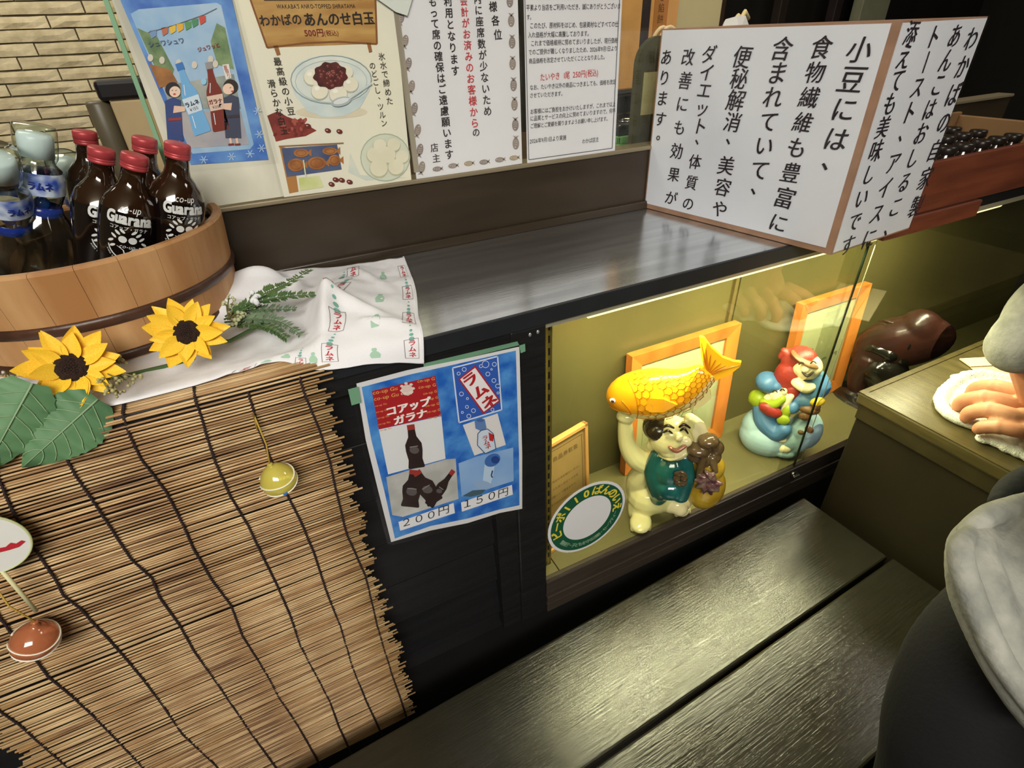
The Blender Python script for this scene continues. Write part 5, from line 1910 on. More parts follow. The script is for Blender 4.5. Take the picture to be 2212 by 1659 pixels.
q.add([(x, -0.0018, z) for x, z in ((0.006, -0.012), (0.016, -0.013), (0.024, -0.013), (0.031, -0.009), (0.029, -0.006), (0.024, -0.008), (0.021, -0.005), (0.016, -0.008), (0.010, -0.007))], [tuple(range(9))])
q.build('red_mark', mat('red_fan_print', (186, 40, 52), 0.6), t)
MB().tube([(0, 0.0, -0.036), (0.0, -0.001, -0.10)], 0.002, 8).build('handle', mat('pale_bamboo_handle', (214, 208, 160), 0.5), t)
MB().tube([(0, 0.0, 0.036), (0.005, 0.012, 0.075)], 0.0006, 5).build('string', mat('ochre_elastic', (184, 150, 60)), t)
# ================================================================== inside the display case
pine = mat('orange_pine', (206, 126, 52), 0.4, var=0.35, scale=10, col2=(180, 102, 38), stretch=(2, 2, 0.6), bump=0.04)
mount = mat('cream_mount', (212, 206, 170), 0.6, var=0.05)


def picture_frame(label, x0, x1, y, h, lean, art):
    t = thing('picture_frame', label, 'picture frame', ((x0 + x1) / 2, y, SILL + 0.0005), 'pine frames in the display case')
    t.rotation_euler = (-lean, 0, 0)
    w = (x1 - x0) / 2
    b = 0.031
    for pts in (((-w, 0), (w, 0), (w - b, b), (-w + b, b)), ((w, 0), (w, h), (w - b, h - b), (w - b, b)), ((w, h), (-w, h), (-w + b, h - b), (w - b, h - b)), ((-w, h), (-w, 0), (-w + b, b), (-w + b, h - b))):
        q = MB()
        d = (0.0, 0.0, 0.006, 0.006)
        q.add([(x, dd - 0.020, z) for (x, z), dd in zip(pts, d)] + [(x, 0.0, z) for x, z in pts], [(0, 1, 2, 3), (7, 6, 5, 4), (0, 4, 5, 1), (1, 5, 6, 2), (2, 6, 7, 3), (3, 7, 4, 0)])
        q.build('moulding', pine, t)
    MB().box((-w + b, -0.008, b), (w - b, -0.002, h - b)).build('mount', mount, t)
    q = MB()
    rnd = random.Random(int(x0 * 1000))
    if art == 0:
        q.box((-w + b + .022, -0.0088, b + .03), (w - b - .022, -0.0082, h - b - .03), 0)
        for k in range(5):
            x = -w * .5 + k * w * .24
            q.add([(x + (.006 if i % 2 else -.006) + .02 * math.sin(i * .5 + k), -0.0092, b + .05 + i * .012) for i in range(8)] + [(x + .004 + (.006 if i % 2 else -.006) + .02 * math.sin(i * .5 + k), -0.0092, b + .05 + i * .012) for i in range(7, -1, -1)], [tuple(range(16))], 1)
    else:
        q.box((-w + b + .01, -0.0088, b + .06), (w - b - .01, -0.0082, h - b - .02), 0)
        for k in range(14):
            x, z = rnd.uniform(-w * .55, w * .6), b + rnd.uniform(.07, .15)
            q.ball((x, -0.0090, z), (rnd.uniform(.004, .014), .0003, rnd.uniform(.002, .004)), 1, 8, 4)
    q.build('print', [mat('pale_print_paper', (206, 204, 166), 0.6, var=0.1, scale=12), mat('grey_brush_print', (140, 136, 108), 0.6)], t)
    MB().box((-w + b, -0.0135, b), (w - b, -0.0130, h - b)).build('frame_glass', glass, t)


picture_frame('orange pine picture frame leaning behind the figure with the yellow fish', 0.622, 0.922, 0.750, 0.315, 0.05, 0)
picture_frame('orange pine picture frame leaning behind the pair of small figures, right of the other frame', 1.120, 1.368, 0.750, 0.312, 0.05, 1)
t = thing('certificate_plaque', 'brown paper certificate in a narrow pale wood frame at the left of the case', 'certificate', (0.408, 0.632, SILL + 0.0005))
t.rotation_euler = (math.radians(-5), 0, math.radians(13))
w, h, b = 0.062, 0.262, 0.008
q = MB()
q.cbox((-w, -0.004, 0), (-w + b, 0.008, h), 0.001).cbox((w - b, -0.004, 0), (w, 0.008, h), 0.001).cbox((-w, -0.004, h - b), (w, 0.008, h), 0.001).cbox((-w, -0.004, 0), (w, 0.008, b), 0.001)
q.build('frame', mat('pale_wood_frame', (206, 152, 84), 0.5, var=0.2, scale=10), t)
MB().box((-w + b, 0.0, b), (w - b, 0.004, h - b)).build('paper', mat('brown_certificate', (150, 122, 72), 0.6, var=0.15, scale=8), t)
q = MB()
for (a, c, e, f_) in ((-w + .014, .02, -w + .0148, h - .02), (w - .0148, .02, w - .014, h - .02), (-w + .014, h - .0208, w - .014, h - .02), (-w + .014, .02, w - .014, .0208)):
    q.box((a, -0.0006, c), (e, 0.0, f_))
for k, txt in enumerate(('商品券取扱', '年月日を定め厳正に表示し', 'これを証し認定する品質', '店舗として優良を示す', '東京都認可組合')):
    s = 0.012 if k == 0 else 0.0062
    for i, ch in enumerate(txt):
        vs, fs = glyph(ch, 0.0)
        q.add([(-w + .022 + (0.012 if k == 0 else 0) + i * s * 1.1 + x * s, -0.0006, h - 0.045 - (k * 0.018 + (0.03 if k else 0)) + y * s) for x, y in vs], fs)
q.build('lettering', mat('faded_ink', (104, 80, 46), 0.6), t)


class Fig:
    """figure modelled in its own upright frame: x to the viewer's right, y away, z up"""
    def __init__(self, name, label, cat, base_px, zfloor):
        B = onZ(base_px[0], base_px[1], zfloor)
        self.B = B
        h = Vector((B.x, B.y, 0)).normalized()
        self.n = h
        self.ex = Vector((h.y, -h.x, 0))
        self.t = thing(name, label, cat, B)
        self.t.rotation_euler = (0, 0, math.atan2(self.ex.y, self.ex.x))
        self.k = RC[2].dot(B - Vector((0, 0, CAM_Z))) / FPX       # metres per pixel

    def P(self, u, v, dy=0.0):
        """pixel -> local point on the upright plane through the base, dy metres further away"""
        d = ray(u, v)
        o = Vector((0, 0, CAM_Z))
        s = ((self.B - o).dot(self.n) + dy) / d.dot(self.n)
        p = o + d * s - self.B
        return Vector((p.dot(self.ex), p.dot(self.n), p.z))

    def ball(self, q, u, v, ru, rv, dy=0.0, rd=None, rot=0.0, mi=0, seg=20, rings=14):
        k = self.k
        return q.ball(self.P(u, v, dy), (ru * k, (rd if rd else ru) * k, rv * k), mi, seg, rings, Matrix.Rotation(rot, 3, 'Y'))

    def sole(self, q, u, v, ru, rv, rd, seg=16, rings=10):
        """ball resting on the floor, seen at the pixel"""
        p = onZ(u, v, self.B.z + rv * self.k) - self.B
        return q.ball(Vector((p.dot(self.ex), p.dot(self.n), rv * self.k)), (ru * self.k, rd * self.k, rv * self.k), 0, seg, rings)

    def limb(self, q, pts, rad):
        """tapered limb through (u, v, dy) points"""
        D = [self.P(*p) for p in pts]
        n = 5 * (len(D) - 1)
        E_ = [cr(D, i / n) for i in range(n + 1)]
        R_ = []
        for i in range(n + 1):
            x = i / n * (len(rad) - 1)
            j = min(int(x), len(rad) - 2)
            R_.append((rad[j] + (rad[j + 1] - rad[j]) * (x - j)) * self.k)
        q.tube(E_, R_, 12)
        q.ball(E_[0], R_[0], seg=12, rings=8)
        q.ball(E_[-1], R_[-1], seg=12, rings=8)
        return q


cream_gl = mat('cream_glazed_china', (232, 222, 164), 0.16, coat=0.5, var=0.08, scale=14)
teal_gl = mat('teal_glaze', (38, 104, 96), 0.14, coat=0.6, var=0.4, scale=20, col2=(22, 74, 74))
gold_gl = mat('gold_fish_glaze', (250, 186, 34), 0.18, coat=0.5, var=0.3, scale=12, col2=(244, 160, 22))
belly_gl = mat('pale_belly_glaze', (244, 230, 150), 0.18, coat=0.5)
orange_ln = mat('orange_glaze_line', (196, 118, 16), 0.3)
dark_gl = mat('dark_brown_glaze', (44, 34, 24), 0.2, coat=0.5)
brown_gl = mat('brown_glaze', (112, 92, 58), 0.16, coat=0.5, var=0.5, scale=30, col2=(70, 54, 34))
purple_gl = mat('purple_glaze', (84, 48, 54), 0.15, coat=0.5, var=0.5, scale=60, col2=(150, 130, 110))
ochre_gl = mat('ochre_glaze', (202, 168, 52), 0.16, coat=0.5, var=0.4, scale=20, col2=(168, 132, 30))

F = Fig('fish_bearer_figure', 'glazed china figure of a smiling man in teal bearing a big yellow fish', 'figurine', (1440, 1112), SILL)
# skin: head, raised arm, feet and legs in one cream glaze
q = MB()
F.ball(q, 1447, 942, 41, 44, 0.0, 40)                       # head
F.ball(q, 1453, 968, 32, 23, -0.012, 27)                    # jaw
F.ball(q, 1466, 945, 8, 8, -0.030, 8)                       # nose
F.ball(q, 1481, 954, 12, 11, -0.022, 10)                    # cheek
F.ball(q, 1448, 958, 13, 12, -0.028, 10)
F.ball(q, 1410, 958, 11, 20, -0.010, 9, 0.2)                # ear
F.limb(q, [(1408, 1008, 0.0), (1374, 990, -0.006), (1355, 960, -0.008), (1350, 912, -0.008)], [22, 22, 18, 14])
F.ball(q, 1352, 900, 19, 14, -0.008, 16)
F.limb(q, [(1410, 1000, 0.0), (1380, 1035, 0.002), (1372, 1060, 0.004)], [24, 26, 20])    # sleeve
F.ball(q, 1410, 1072, 44, 34, 0.0, 40)                      # wide breeches
F.ball(q, 1450, 1076, 42, 28, 0.0, 36)
F.limb(q, [(1396, 1075, -0.004), (1384, 1100, -0.014), (1383, 1120, -0.026)], [40, 30, 22])
F.limb(q, [(1446, 1078, -0.004), (1462, 1092, -0.018), (1468, 1098, -0.022)], [30, 22, 17])
F.sole(q, 1384, 1128, 23, 13, 30)
F.sole(q, 1472, 1096, 19, 12, 26)
for i in range(5):
    F.sole(q, 1367 + i * 9, 1143 - i * 0.8 - (2 if i == 0 else 0), 6.5 - i * .4, 7, 8, 10, 8)
    F.sole(q, 1461 + i * 7, 1111 - i * 1.8, 5.2 - i * .3, 6, 7, 10, 8)
F.limb(q, [(1490, 985, 0.006), (1506, 950, 0.010), (1488, 915, 0.008)], [18, 20, 15])       # far arm
fused('body', q, cream_gl, F.t, 0.0022, 4)
q = MB()
F.ball(q, 1446, 1012, 40, 44, -0.006, 38)
F.ball(q, 1446, 1044, 41, 30, -0.012, 40)
F.limb(q, [(1420, 985, -0.012), (1412, 1020, -0.020), (1424, 1060, -0.026)], [16, 20, 22])
F.limb(q, [(1478, 990, -0.014), (1482, 1030, -0.024), (1470, 1068, -0.030)], [14, 18, 18])
F.ball(q, 1424, 1072, 18, 26, -0.026, 14, 0.3)
F.ball(q, 1468, 1062, 16, 20, -0.028, 12, -0.2)
fused('teal_waistcoat', q, teal_gl, F.t, 0.0022, 4)
q = MB()
for k in range(6):
    a = k * 1.05
    F.ball(q, 1470 + 8 * math.cos(a), 1034 + 12 * math.sin(a), 7, 9, -0.046, 4, a)
q.build('leaf_emblem', brown_gl, F.t)
q = MB()
F.limb(q, [(1425, 983, -0.022), (1450, 992, -0.036), (1480, 980, -0.026)], [4, 4, 4])
q.build('collar', cream_gl, F.t)
q = MB()
F.ball(q, 1424, 922, 32, 26, 0.002, 36)
F.ball(q, 1408, 922, 13, 22, -0.004, 20)
q.build('hair', dark_gl, F.t)
q = MB()
for (u0, v0, u1, v1) in ((1434, 934, 1452, 936), (1470, 930, 1486, 936)):
    F.limb(q, [(u0, v0, -0.040), ((u0 + u1) / 2, v0 - 4, -0.043), (u1, v1, -0.040)], [2, 2.6, 1.6])
F.limb(q, [(1430, 925, -0.036), (1442, 919, -0.040), (1455, 924, -0.040)], [2.2, 2.8, 2])
F.limb(q, [(1468, 922, -0.040), (1478, 917, -0.038), (1490, 924, -0.034)], [2.2, 2.8, 2])
q.build('eyes_and_brows', dark_gl, F.t)
q = MB()
F.limb(q, [(1446, 966, -0.042), (1462, 974, -0.046), (1480, 964, -0.040)], [3, 4.6, 3])
q.build('mouth', mat('mouth_glaze', (150, 92, 66), 0.2, coat=0.5), F.t)
q = MB()
F.limb(q, [(1490, 905, -0.002), (1512, 925, 0.004), (1520, 958, 0.006), (1508, 982, 0.002)], [12, 13, 12, 9])
F.limb(q, [(1482, 912, -0.010), (1500, 935, -0.006), (1506, 965, -0.004)], [6, 7, 6])
fused('shoulder_cloth', q, cream_gl, F.t, 0.002, 3)
# sack
q = MB()
F.ball(q, 1522, 1048, 40, 58, 0.006, 36)
F.ball(q, 1530, 1006, 32, 30, 0.006, 30)
fused('sack', q, ochre_gl, F.t, 0.0024, 4)
q = MB()
for (u, v, a, b) in ((1508, 968, 24, 14), (1530, 952, 20, 14), (1548, 968, 14, 17), (1540, 985, 16, 20), (1520, 990, 17, 22), (1500, 985, 16, 10)):
    F.ball(q, u, v, a, b, -0.010 + 0.004 * math.sin(u), a)
F.limb(q, [(1520, 990, -0.022), (1512, 1020, -0.030), (1508, 1040, -0.032)], [9, 7, 4])
F.limb(q, [(1538, 990, -0.020), (1546, 1018, -0.026)], [9, 5])
fused('sack_knot', q, brown_gl, F.t, 0.002, 3)
q = MB()
for k in range(9):
    a = k * 0.7
    F.ball(q, 1530 + 15 * math.cos(a), 1042 + 15 * math.sin(a), 15, 5, -0.034 - 0.003 * (k % 2), 8, a * .8)
F.ball(q, 1538, 1050, 14, 14, -0.036, 10)
fused('sack_flower', q, purple_gl, F.t, 0.0018, 2)
# fish: lofted body
SEC = [(1316, 872, 6, 5), (1322, 868, 22, 14), (1338, 860, 38, 24), (1362, 855, 49, 30), (1395, 853, 54, 34), (1430, 850, 53, 34), (1465, 842, 45, 29), (1495, 828, 33, 22), (1518, 811, 24, 14), (1532, 798, 20, 9)]
n = 24
vs, fs, mi_ = [], [], []
FY = -0.014
C_ = [F.P(u, v, FY) for u, v, _, _ in SEC]
for i, (u, v, hh, th) in enumerate(SEC):
    tg = (C_[min(i + 1, len(C_) - 1)] - C_[max(i - 1, 0)]).normalized()
    up = Vector((-tg.z, 0, tg.x))
    if up.z < 0:
        up = -up
    for k in range(n):
        a = 2 * math.pi * k / n
        vs.append(C_[i] + up * (hh * F.k * math.sin(a)) + Vector((0, 1, 0)) * (th * F.k * math.cos(a)))
q = MB()
for i in range(len(SEC) - 1):
    for k in range(n):
        a, b = i * n + k, i * n + (k + 1) % n
        fs.append((a, b, b + n, a + n))
        ang = math.sin(2 * math.pi * (k + .5) / n)
        mi_.append(1 if ang < -0.5 else 0)
fs += [tuple(reversed(range(n))), tuple(range((len(SEC) - 1) * n, len(SEC) * n))]
mi_ += [0, 0]
q.v, q.f, q.m, q.s = vs, fs, mi_, [True] * len(fs)
fish = q.build('fish', [gold_gl, belly_gl], F.t, label='big yellow fish with a white belly')
ssub = fish.modifiers.new('sub', 'SUBSURF')
ssub.levels = ssub.render_levels = 1


def plate(name, parent, fig, pts, dy, th, m):
    q = MB()
    n = len(pts)
    a = [fig.P(u, v, dy - th / 2) for u, v in pts]
    b = [p + Vector((0, th, 0)) for p in a]
    q.add(a + b, [tuple(range(n)), tuple(range(2 * n - 1, n - 1, -1))] + [(i, i + n, (i + 1) % n + n, (i + 1) % n) for i in range(n)])
    return q.build(name, m, parent)


plate('tail_fin', fish, F, [(1522, 800), (1514, 765), (1511, 728), (1520, 730), (1535, 750), (1560, 772), (1584, 781), (1601, 783), (1599, 792), (1578, 808), (1555, 818), (1536, 828), (1528, 818)], FY, 0.007, gold_gl)
q = MB()
for k in range(9):
    f_ = k / 8
    tip = (1514 + 84 * f_, 738 + 50 * f_ + 22 * math.sin(f_ * 3.1))
    F.limb(q, [(1528 + 4 * f_, 804 + 8 * f_, FY - 0.0036), ((1528 + tip[0]) / 2, (808 + tip[1]) / 2, FY - 0.0042), (tip[0], tip[1], FY - 0.0036)], [1.2, 1.2, .6])
q.build('tail_rays', orange_ln, fish)
dor = [(1346, 836), (1352, 822), (1360, 826), (1364, 815), (1374, 820), (1380, 810), (1392, 815), (1400, 806), (1412, 811), (1420, 803), (1434, 808), (1444, 801), (1456, 806), (1480, 802), (1476, 812), (1480, 822), (1430, 818), (1380, 822)]
plate('back_fin', fish, F, dor, FY + 0.004, 0.006, gold_gl)
plate('belly_fin', fish, F, [(1490, 870), (1520, 848), (1534, 843), (1536, 862), (1520, 876), (1494, 888)], FY - 0.002, 0.007, belly_gl)


def flank(s_, ang, out=1.012):
    """point on the fish's skin: s_ from snout 0 to tail 1, ang from belly -90 to back 90 on the near side"""
    x = s_ * (len(SEC) - 1)
    i = min(int(x), len(SEC) - 2)
    f_ = x - i
    hh = SEC[i][2] + (SEC[i + 1][2] - SEC[i][2]) * f_
    th = SEC[i][3] + (SEC[i + 1][3] - SEC[i][3]) * f_
    c = C_[i].lerp(C_[i + 1], f_)
    tg = (C_[i + 1] - C_[i]).normalized()
    up = Vector((-tg.z, 0, tg.x))
    if up.z < 0:
        up = -up
    a = math.radians(ang)
    return c + up * (hh * F.k * out * math.sin(a)) - Vector((0, 1, 0)) * (th * F.k * out * math.cos(a))


q = MB()
for row in range(9):
    ang0 = -52 + row * 15
    for colm in range(11):
        s0 = 0.40 + colm * 0.052 + (0.026 if row % 2 else 0)
        if s0 > 0.95:
            continue
        w_ = 10.5
        q.tube([flank(s0 + 0.030 * math.cos(a * .8), ang0 + w_ * math.sin(a * .8)) for a in (-2, -1, 0, 1, 2)], 0.0006, 4)
q.build('scale_lines', orange_ln, fish, kind='stuff')
q = MB()
for P_ in ([(.36, 62), (.405, 20), (.395, -20), (.33, -58)], [(.29, 12), (.325, -10), (.31, -34), (.20, -46)], [(.02, -12), (.12, -30), (.22, -40)]):
    D_ = [flank(*p) for p in P_]
    q.tube([cr(D_, i / 12) for i in range(13)], 0.0010, 5)
q.build('gill_line', orange_ln, fish)
e_ = flank(.205, 18, 0.99)
nrm = (e_ - C_[2]).normalized()
MB().ball(e_, (0.0062, 0.0030, 0.0052), seg=12, rings=8).build('eye', mat('white_eye_glaze', (232, 226, 214), 0.15, coat=0.5), fish)
MB().ball(e_ + Vector((0.0005, -0.0022, 0)), (0.0032, 0.0022, 0.0032), seg=10, rings=8).build('pupil', mat('red_brown_pupil', (74, 24, 22), 0.15, coat=0.5), fish)
q = MB()
A_ = [flank(.44, -8), flank(.50, 14, 1.08), flank(.58, 30, 1.12), flank(.60, 8, 1.16), flank(.66, -12, 1.14), flank(.56, -20, 1.08), flank(.48, -18, 1.04)]
q.add(A_ + [p + Vector((0, 0.006, 0)) for p in A_], [tuple(range(7)), tuple(range(13, 6, -1))] + [(i, i + 7, (i + 1) % 7 + 7, (i + 1) % 7) for i in range(7)])
q.build('side_fin', gold_gl, fish)

# ---- pair of small painted figures
F = Fig('paired_figures', 'painted pottery pair of seated laughing men, blue cap and red hat, with a red fish', 'figurine', (1680, 968), SILL)
pb = mat('pale_blue_paint', (158, 190, 198), 0.45, var=0.12, scale=20)
blu = mat('blue_paint', (74, 118, 158), 0.42, var=0.2, scale=20)
skin_p = mat('cream_pottery_face', (234, 222, 178), 0.4)
red_p = mat('red_pottery', (160, 52, 42), 0.4, var=0.3, scale=30, bump=0.2, bscale=200)
grn_p = mat('lime_green_paint', (150, 172, 40), 0.42, var=0.2, scale=20)
brn_p = mat('brown_pottery', (124, 88, 52), 0.45, var=0.3, scale=30)
q = MB()
F.ball(q, 1655, 940, 55, 44, 0.0, 52)
F.ball(q, 1640, 920, 36, 40, 0.004, 40)
F.ball(q, 1740, 928, 32, 42, 0.012, 40)
F.ball(q, 1705, 940, 40, 38, 0.004, 40)
F.limb(q, [(1735, 930, -0.01), (1728, 955, -0.016), (1715, 968, -0.022)], [24, 18, 13])
F.ball(q, 1690, 970, 30, 14, -0.020, 24)
fused('robes', q, pb, F.t, 0.0024, 4)
q = MB()
F.ball(q, 1662, 890, 30, 34, 0.0, 30)
F.limb(q, [(1645, 880, -0.008), (1650, 910, -0.022), (1676, 934, -0.030), (1694, 928, -0.034)], [18, 19, 20, 15])
F.limb(q, [(1690, 880, -0.008), (1712, 880, -0.020)], [14, 14])
F.ball(q, 1750, 850, 26, 36, 0.012, 28)
F.limb(q, [(1768, 815, 0.006), (1775, 835, 0.0), (1762, 852, -0.006)], [15, 17, 14])
F.ball(q, 1738, 862, 28, 18, 0.0, 24)
F.ball(q, 1660, 826, 26, 21, -0.002, 26, 0.2)
F.ball(q, 1675, 834, 14, 12, -0.012, 14)
fused('blue_clothes', q, blu, F.t, 0.0022, 3)
q = MB()
F.ball(q, 1682, 852, 19, 21, -0.012, 18)
F.ball(q, 1694, 846, 6, 8, -0.024, 6)
F.ball(q, 1660, 860, 9, 14, -0.016, 9, 0.4)
F.ball(q, 1682, 866, 12, 9, -0.022, 10)
F.limb(q, [(1694, 890, -0.020), (1700, 868, -0.022), (1708, 856, -0.022)], [8, 9, 7])
F.ball(q, 1744, 792, 27, 26, 0.004, 24)
F.ball(q, 1740, 797, 8, 8, -0.020, 7)
F.ball(q, 1766, 800, 7, 10, -0.010, 7)
F.ball(q, 1720, 826, 10, 9, -0.014, 9)
F.limb(q, [(1722, 828, -0.014), (1740, 838, -0.018), (1752, 836, -0.014)], [10, 11, 9])
F.ball(q, 1690, 966, 18, 12, -0.034, 12)
F.ball(q, 1688, 948, 12, 8, -0.036, 8)
fused('faces_and_hands', q, skin_p, F.t, 0.0018, 2)
q = MB()
for (u, v, s) in ((1674, 846, 1), (1690, 843, 1), (1732, 786, 1.2), (1757, 784, 1.2)):
    F.limb(q, [(u - 5 * s, v + 1, -0.028), (u, v - 3 * s, -0.031), (u + 5 * s, v + 1, -0.029)], [1.2, 1.5, 1])
F.limb(q, [(1734, 804, -0.024), (1744, 812, -0.026), (1756, 804, -0.024)], [2, 3, 2])
q.build('drawn_features', mat('dark_drawn_line', (60, 50, 38), 0.5), F.t)
q = MB()
F.ball(q, 1702, 822, 27, 44, 0.004, 20, -0.25)
F.ball(q, 1708, 848, 17, 24, -0.006, 16)
F.limb(q, [(1700, 790, 0.006), (1702, 768, 0.008), (1694, 758, 0.008)], [14, 11, 7])
F.ball(q, 1692, 764, 7, 14, 0.008, 7, 0.4)
F.ball(q, 1712, 762, 12, 8, 0.008, 8)
F.ball(q, 1736, 768, 26, 16, 0.010, 26, 0.2)
F.ball(q, 1722, 776, 14, 20, 0.008, 18)
fused('red_fish_and_hat', q, red_p, F.t, 0.002, 2)
q = MB()
F.ball(q, 1664, 886, 24, 14, -0.034, 10, 0.3)
q.build('red_pouch', red_p, F.t)
q = MB()
F.ball(q, 1640, 862, 18, 20, -0.004, 18)
F.ball(q, 1630, 858, 12, 17, 0.0, 16)
F.limb(q, [(1650, 868, -0.022), (1670, 874, -0.030), (1690, 862, -0.028)], [9, 10, 8])
F.ball(q, 1700, 888, 9, 16, -0.028, 8)
F.ball(q, 1692, 908, 13, 11, -0.036, 5, -0.5)
fused('green_collar', q, grn_p, F.t, 0.0018, 2)
q = MB()
F.ball(q, 1748, 882, 20, 11, -0.016, 16)
F.ball(q, 1738, 900, 11, 9, -0.030, 6)
F.ball(q, 1762, 878, 9, 9, -0.02, 8)
F.ball(q, 1748, 928, 9, 7, -0.030, 4, 0.5)
F.ball(q, 1730, 934, 6, 5, -0.034, 4)
F.ball(q, 1740, 776, 30, 5, -0.006, 22, 0.35)
q.build('basket_and_patches', brn_p, F.t)
q = MB()
F.ball(q, 1766, 868, 14, 9, -0.022, 8, -0.6)
q.build('yellow_bundle', mat('yellow_pottery', (216, 186, 46), 0.4), F.t)

# ---- dark carved figure with a red-brown fish
F = Fig('carved_fish_figure', 'dark glossy carved figure clasping a large red-brown fish, right end of the case', 'figurine', (1905, 866), SILL)
dk = mat('black_lacquer', (26, 24, 20), 0.18, coat=0.6, var=0.3, scale=20)
rb_ = mat('red_brown_lacquer', (58, 30, 25), 0.3, coat=0.25, var=0.4, scale=14, col2=(42, 24, 20))
q = MB()
F.ball(q, 1950, 738, 86, 54, 0.0, 34, -0.55)
F.ball(q, 1905, 765, 56, 46, 0.0, 28, -0.6)
F.ball(q, 1990, 712, 38, 42, 0.0, 30, -0.6)
F.limb(q, [(1880, 780, 0.0), (1858, 806, -0.004), (1852, 840, -0.008), (1866, 876, -0.012)], [34, 24, 18, 11])
fused('fish', q, rb_, F.t, 0.003, 4)
q = MB()
for k in range(12):
    f_ = k / 11
    u, v = 1906 - 52 * f_, 688 + 92 * f_ ** 1.1
    F.limb(q, [(u + 22, v + 10, -0.016), (u + 4, v + 4, -0.012), (u - 8, v + 6, -0.004)], [3.2, 2.6, 1.2])
q.build('back_fin', rb_, F.t)
q = MB()
F.ball(q, 1912, 806, 42, 46, -0.006, 36)
F.ball(q, 1900, 800, 30, 28, -0.022, 24)
F.limb(q, [(1952, 770, -0.012), (1966, 742, -0.020), (1975, 728, -0.018)], [20, 18, 15])
F.limb(q, [(1875, 752, -0.020), (1892, 752, -0.028), (1925, 764, -0.026)], [9, 11, 17])
F.ball(q, 1960, 730, 19, 13, -0.022, 14)
F.ball(q, 1940, 758, 26, 15, -0.020, 16)
F.limb(q, [(1975, 728, -0.020), (2000, 722, -0.014), (2018, 712, -0.010)], [6, 4, 3])
F.ball(q, 1930, 850, 60, 40, 0.0, 40)
fused('figure', q, dk, F.t, 0.0028, 3)
q = MB()
F.ball(q, 1900, 868, 100, 16, 0.0, 70)
F.ball(q, 1860, 852, 42, 22, 0.004, 40)
fused('rock_base', q, dk, F.t, 0.004, 2)
# ================================================================== on the table
t = thing('paper_slip', 'pale paper slips lying on the table beyond the wiping cloth', 'paper', (1.36, 0.40, 0.7015))
t.rotation_euler = (0, 0, math.radians(-24))
MB().cbox((-0.10, -0.09, 0), (0.12, 0.0, 0.0016), 0.0004).build('sheet', mat('beige_paper_slip', (206, 184, 150), 0.6, var=0.05), t)
MB().cbox((-0.098, 0.002, 0), (0.12, 0.035, 0.003), 0.0004).build('upper_sheet', mat('pale_paper_slip', (226, 206, 172), 0.6, var=0.05), t)
# white wiping cloth under the hand
TZ = 0.7
wc = thing('wiping_cloth', 'thick white towelling cloth on the table under the wiping hand', 'cloth', onZ(2080, 880, TZ))
terry = mat('white_terry', (222, 224, 212), 0.95, var=0.06, scale=60, bump=0.8, bscale=420)
q = MB()
o_ = wc.location
H_ = lambda u, v, z=0.0: onZ(u, v, TZ) - o_ + Vector((0, 0, z))
ringp = [(2212, 818), (2190, 822), (2160, 815), (2120, 806), (2080, 812), (2050, 830), (2028, 850), (2018, 870), (2024, 892), (2040, 908), (2062, 920), (2090, 930), (2118, 938), (2150, 950), (2190, 965), (2240, 985)]
for i in range(len(ringp) - 1):
    a, b = ringp[i], ringp[i + 1]
    for f_ in (0, .33, .67):
        u, v = a[0] + (b[0] - a[0]) * f_, a[1] + (b[1] - a[1]) * f_
        u += (2110 - u) * .10
        v += (875 - v) * .12
        q.ball(H_(u, v, 0.009), (0.013, 0.013, 0.0095), seg=10, rings=8)
for u in range(2050, 2260, 14):
    for v in range(822, 960, 12):
        if v > 905 and u < 2120 or (v < 835 and u < 2060) or (u < 2065 and v > 890):
            continue
        q.ball(H_(u, v, 0.006), (0.013, 0.013, 0.0065), seg=8, rings=6)
for u, v in ((2130, 948), (2150, 962), (2172, 974), (2196, 984), (2222, 996), (2180, 960), (2210, 970)):
    q.ball(H_(u, v, 0.008), (0.016, 0.014, 0.0085), seg=10, rings=8)
fused('terry_sheet', q, terry, wc, 0.003, 4)

# ================================================================== person: stands at the right, leans over the table and wipes it
skin = mat('skin', (206, 152, 118), 0.5, var=0.25, scale=14, col2=(188, 122, 92), bump=0.12, bscale=110, sub=0.15)
grey = mat('heather_grey_sweatshirt', (172, 172, 162), 0.9, var=0.35, scale=34, col2=(140, 142, 134), bump=0.35, bscale=160)
blackc = mat('black_trousers_cloth', (13, 13, 16), 0.9, bump=0.2, bscale=200)
person = thing('person', 'person in a grey sweatshirt and black trousers leaning in from the right, wiping the table', 'person', (0.72, -0.06, 0.0))
po = person.location.copy()


def caps(q, pts, rad, n=14):
    D = [Vector(p) - po for p in pts]
    m_ = 6 * (len(D) - 1)
    E_ = [cr(D, i / m_) for i in range(m_ + 1)]
    R_ = []
    for i in range(m_ + 1):
        x = i / m_ * (len(rad) - 1)
        j = min(int(x), len(rad) - 2)
        R_.append(rad[j] + (rad[j + 1] - rad[j]) * (x - j))
    q.tube(E_, R_, n)
    q.ball(E_[0], R_[0], seg=n, rings=8)
    q.ball(E_[-1], R_[-1], seg=n, rings=8)


def eb(q, c, r, rot=None):
    q.ball(Vector(c) - po, r, seg=16, rings=12, M=rot)


# hand: palm down on the cloth, fingers to the left, thumb nearest the viewer
HZ = TZ + 0.012


def hp(u, v, h):
    p = onZ(u, v, HZ)
    # lift towards the camera so that the projected place stays
    d = (Vector((0, 0, CAM_Z)) - p).normalized()
    return p + d * (h / d.z)


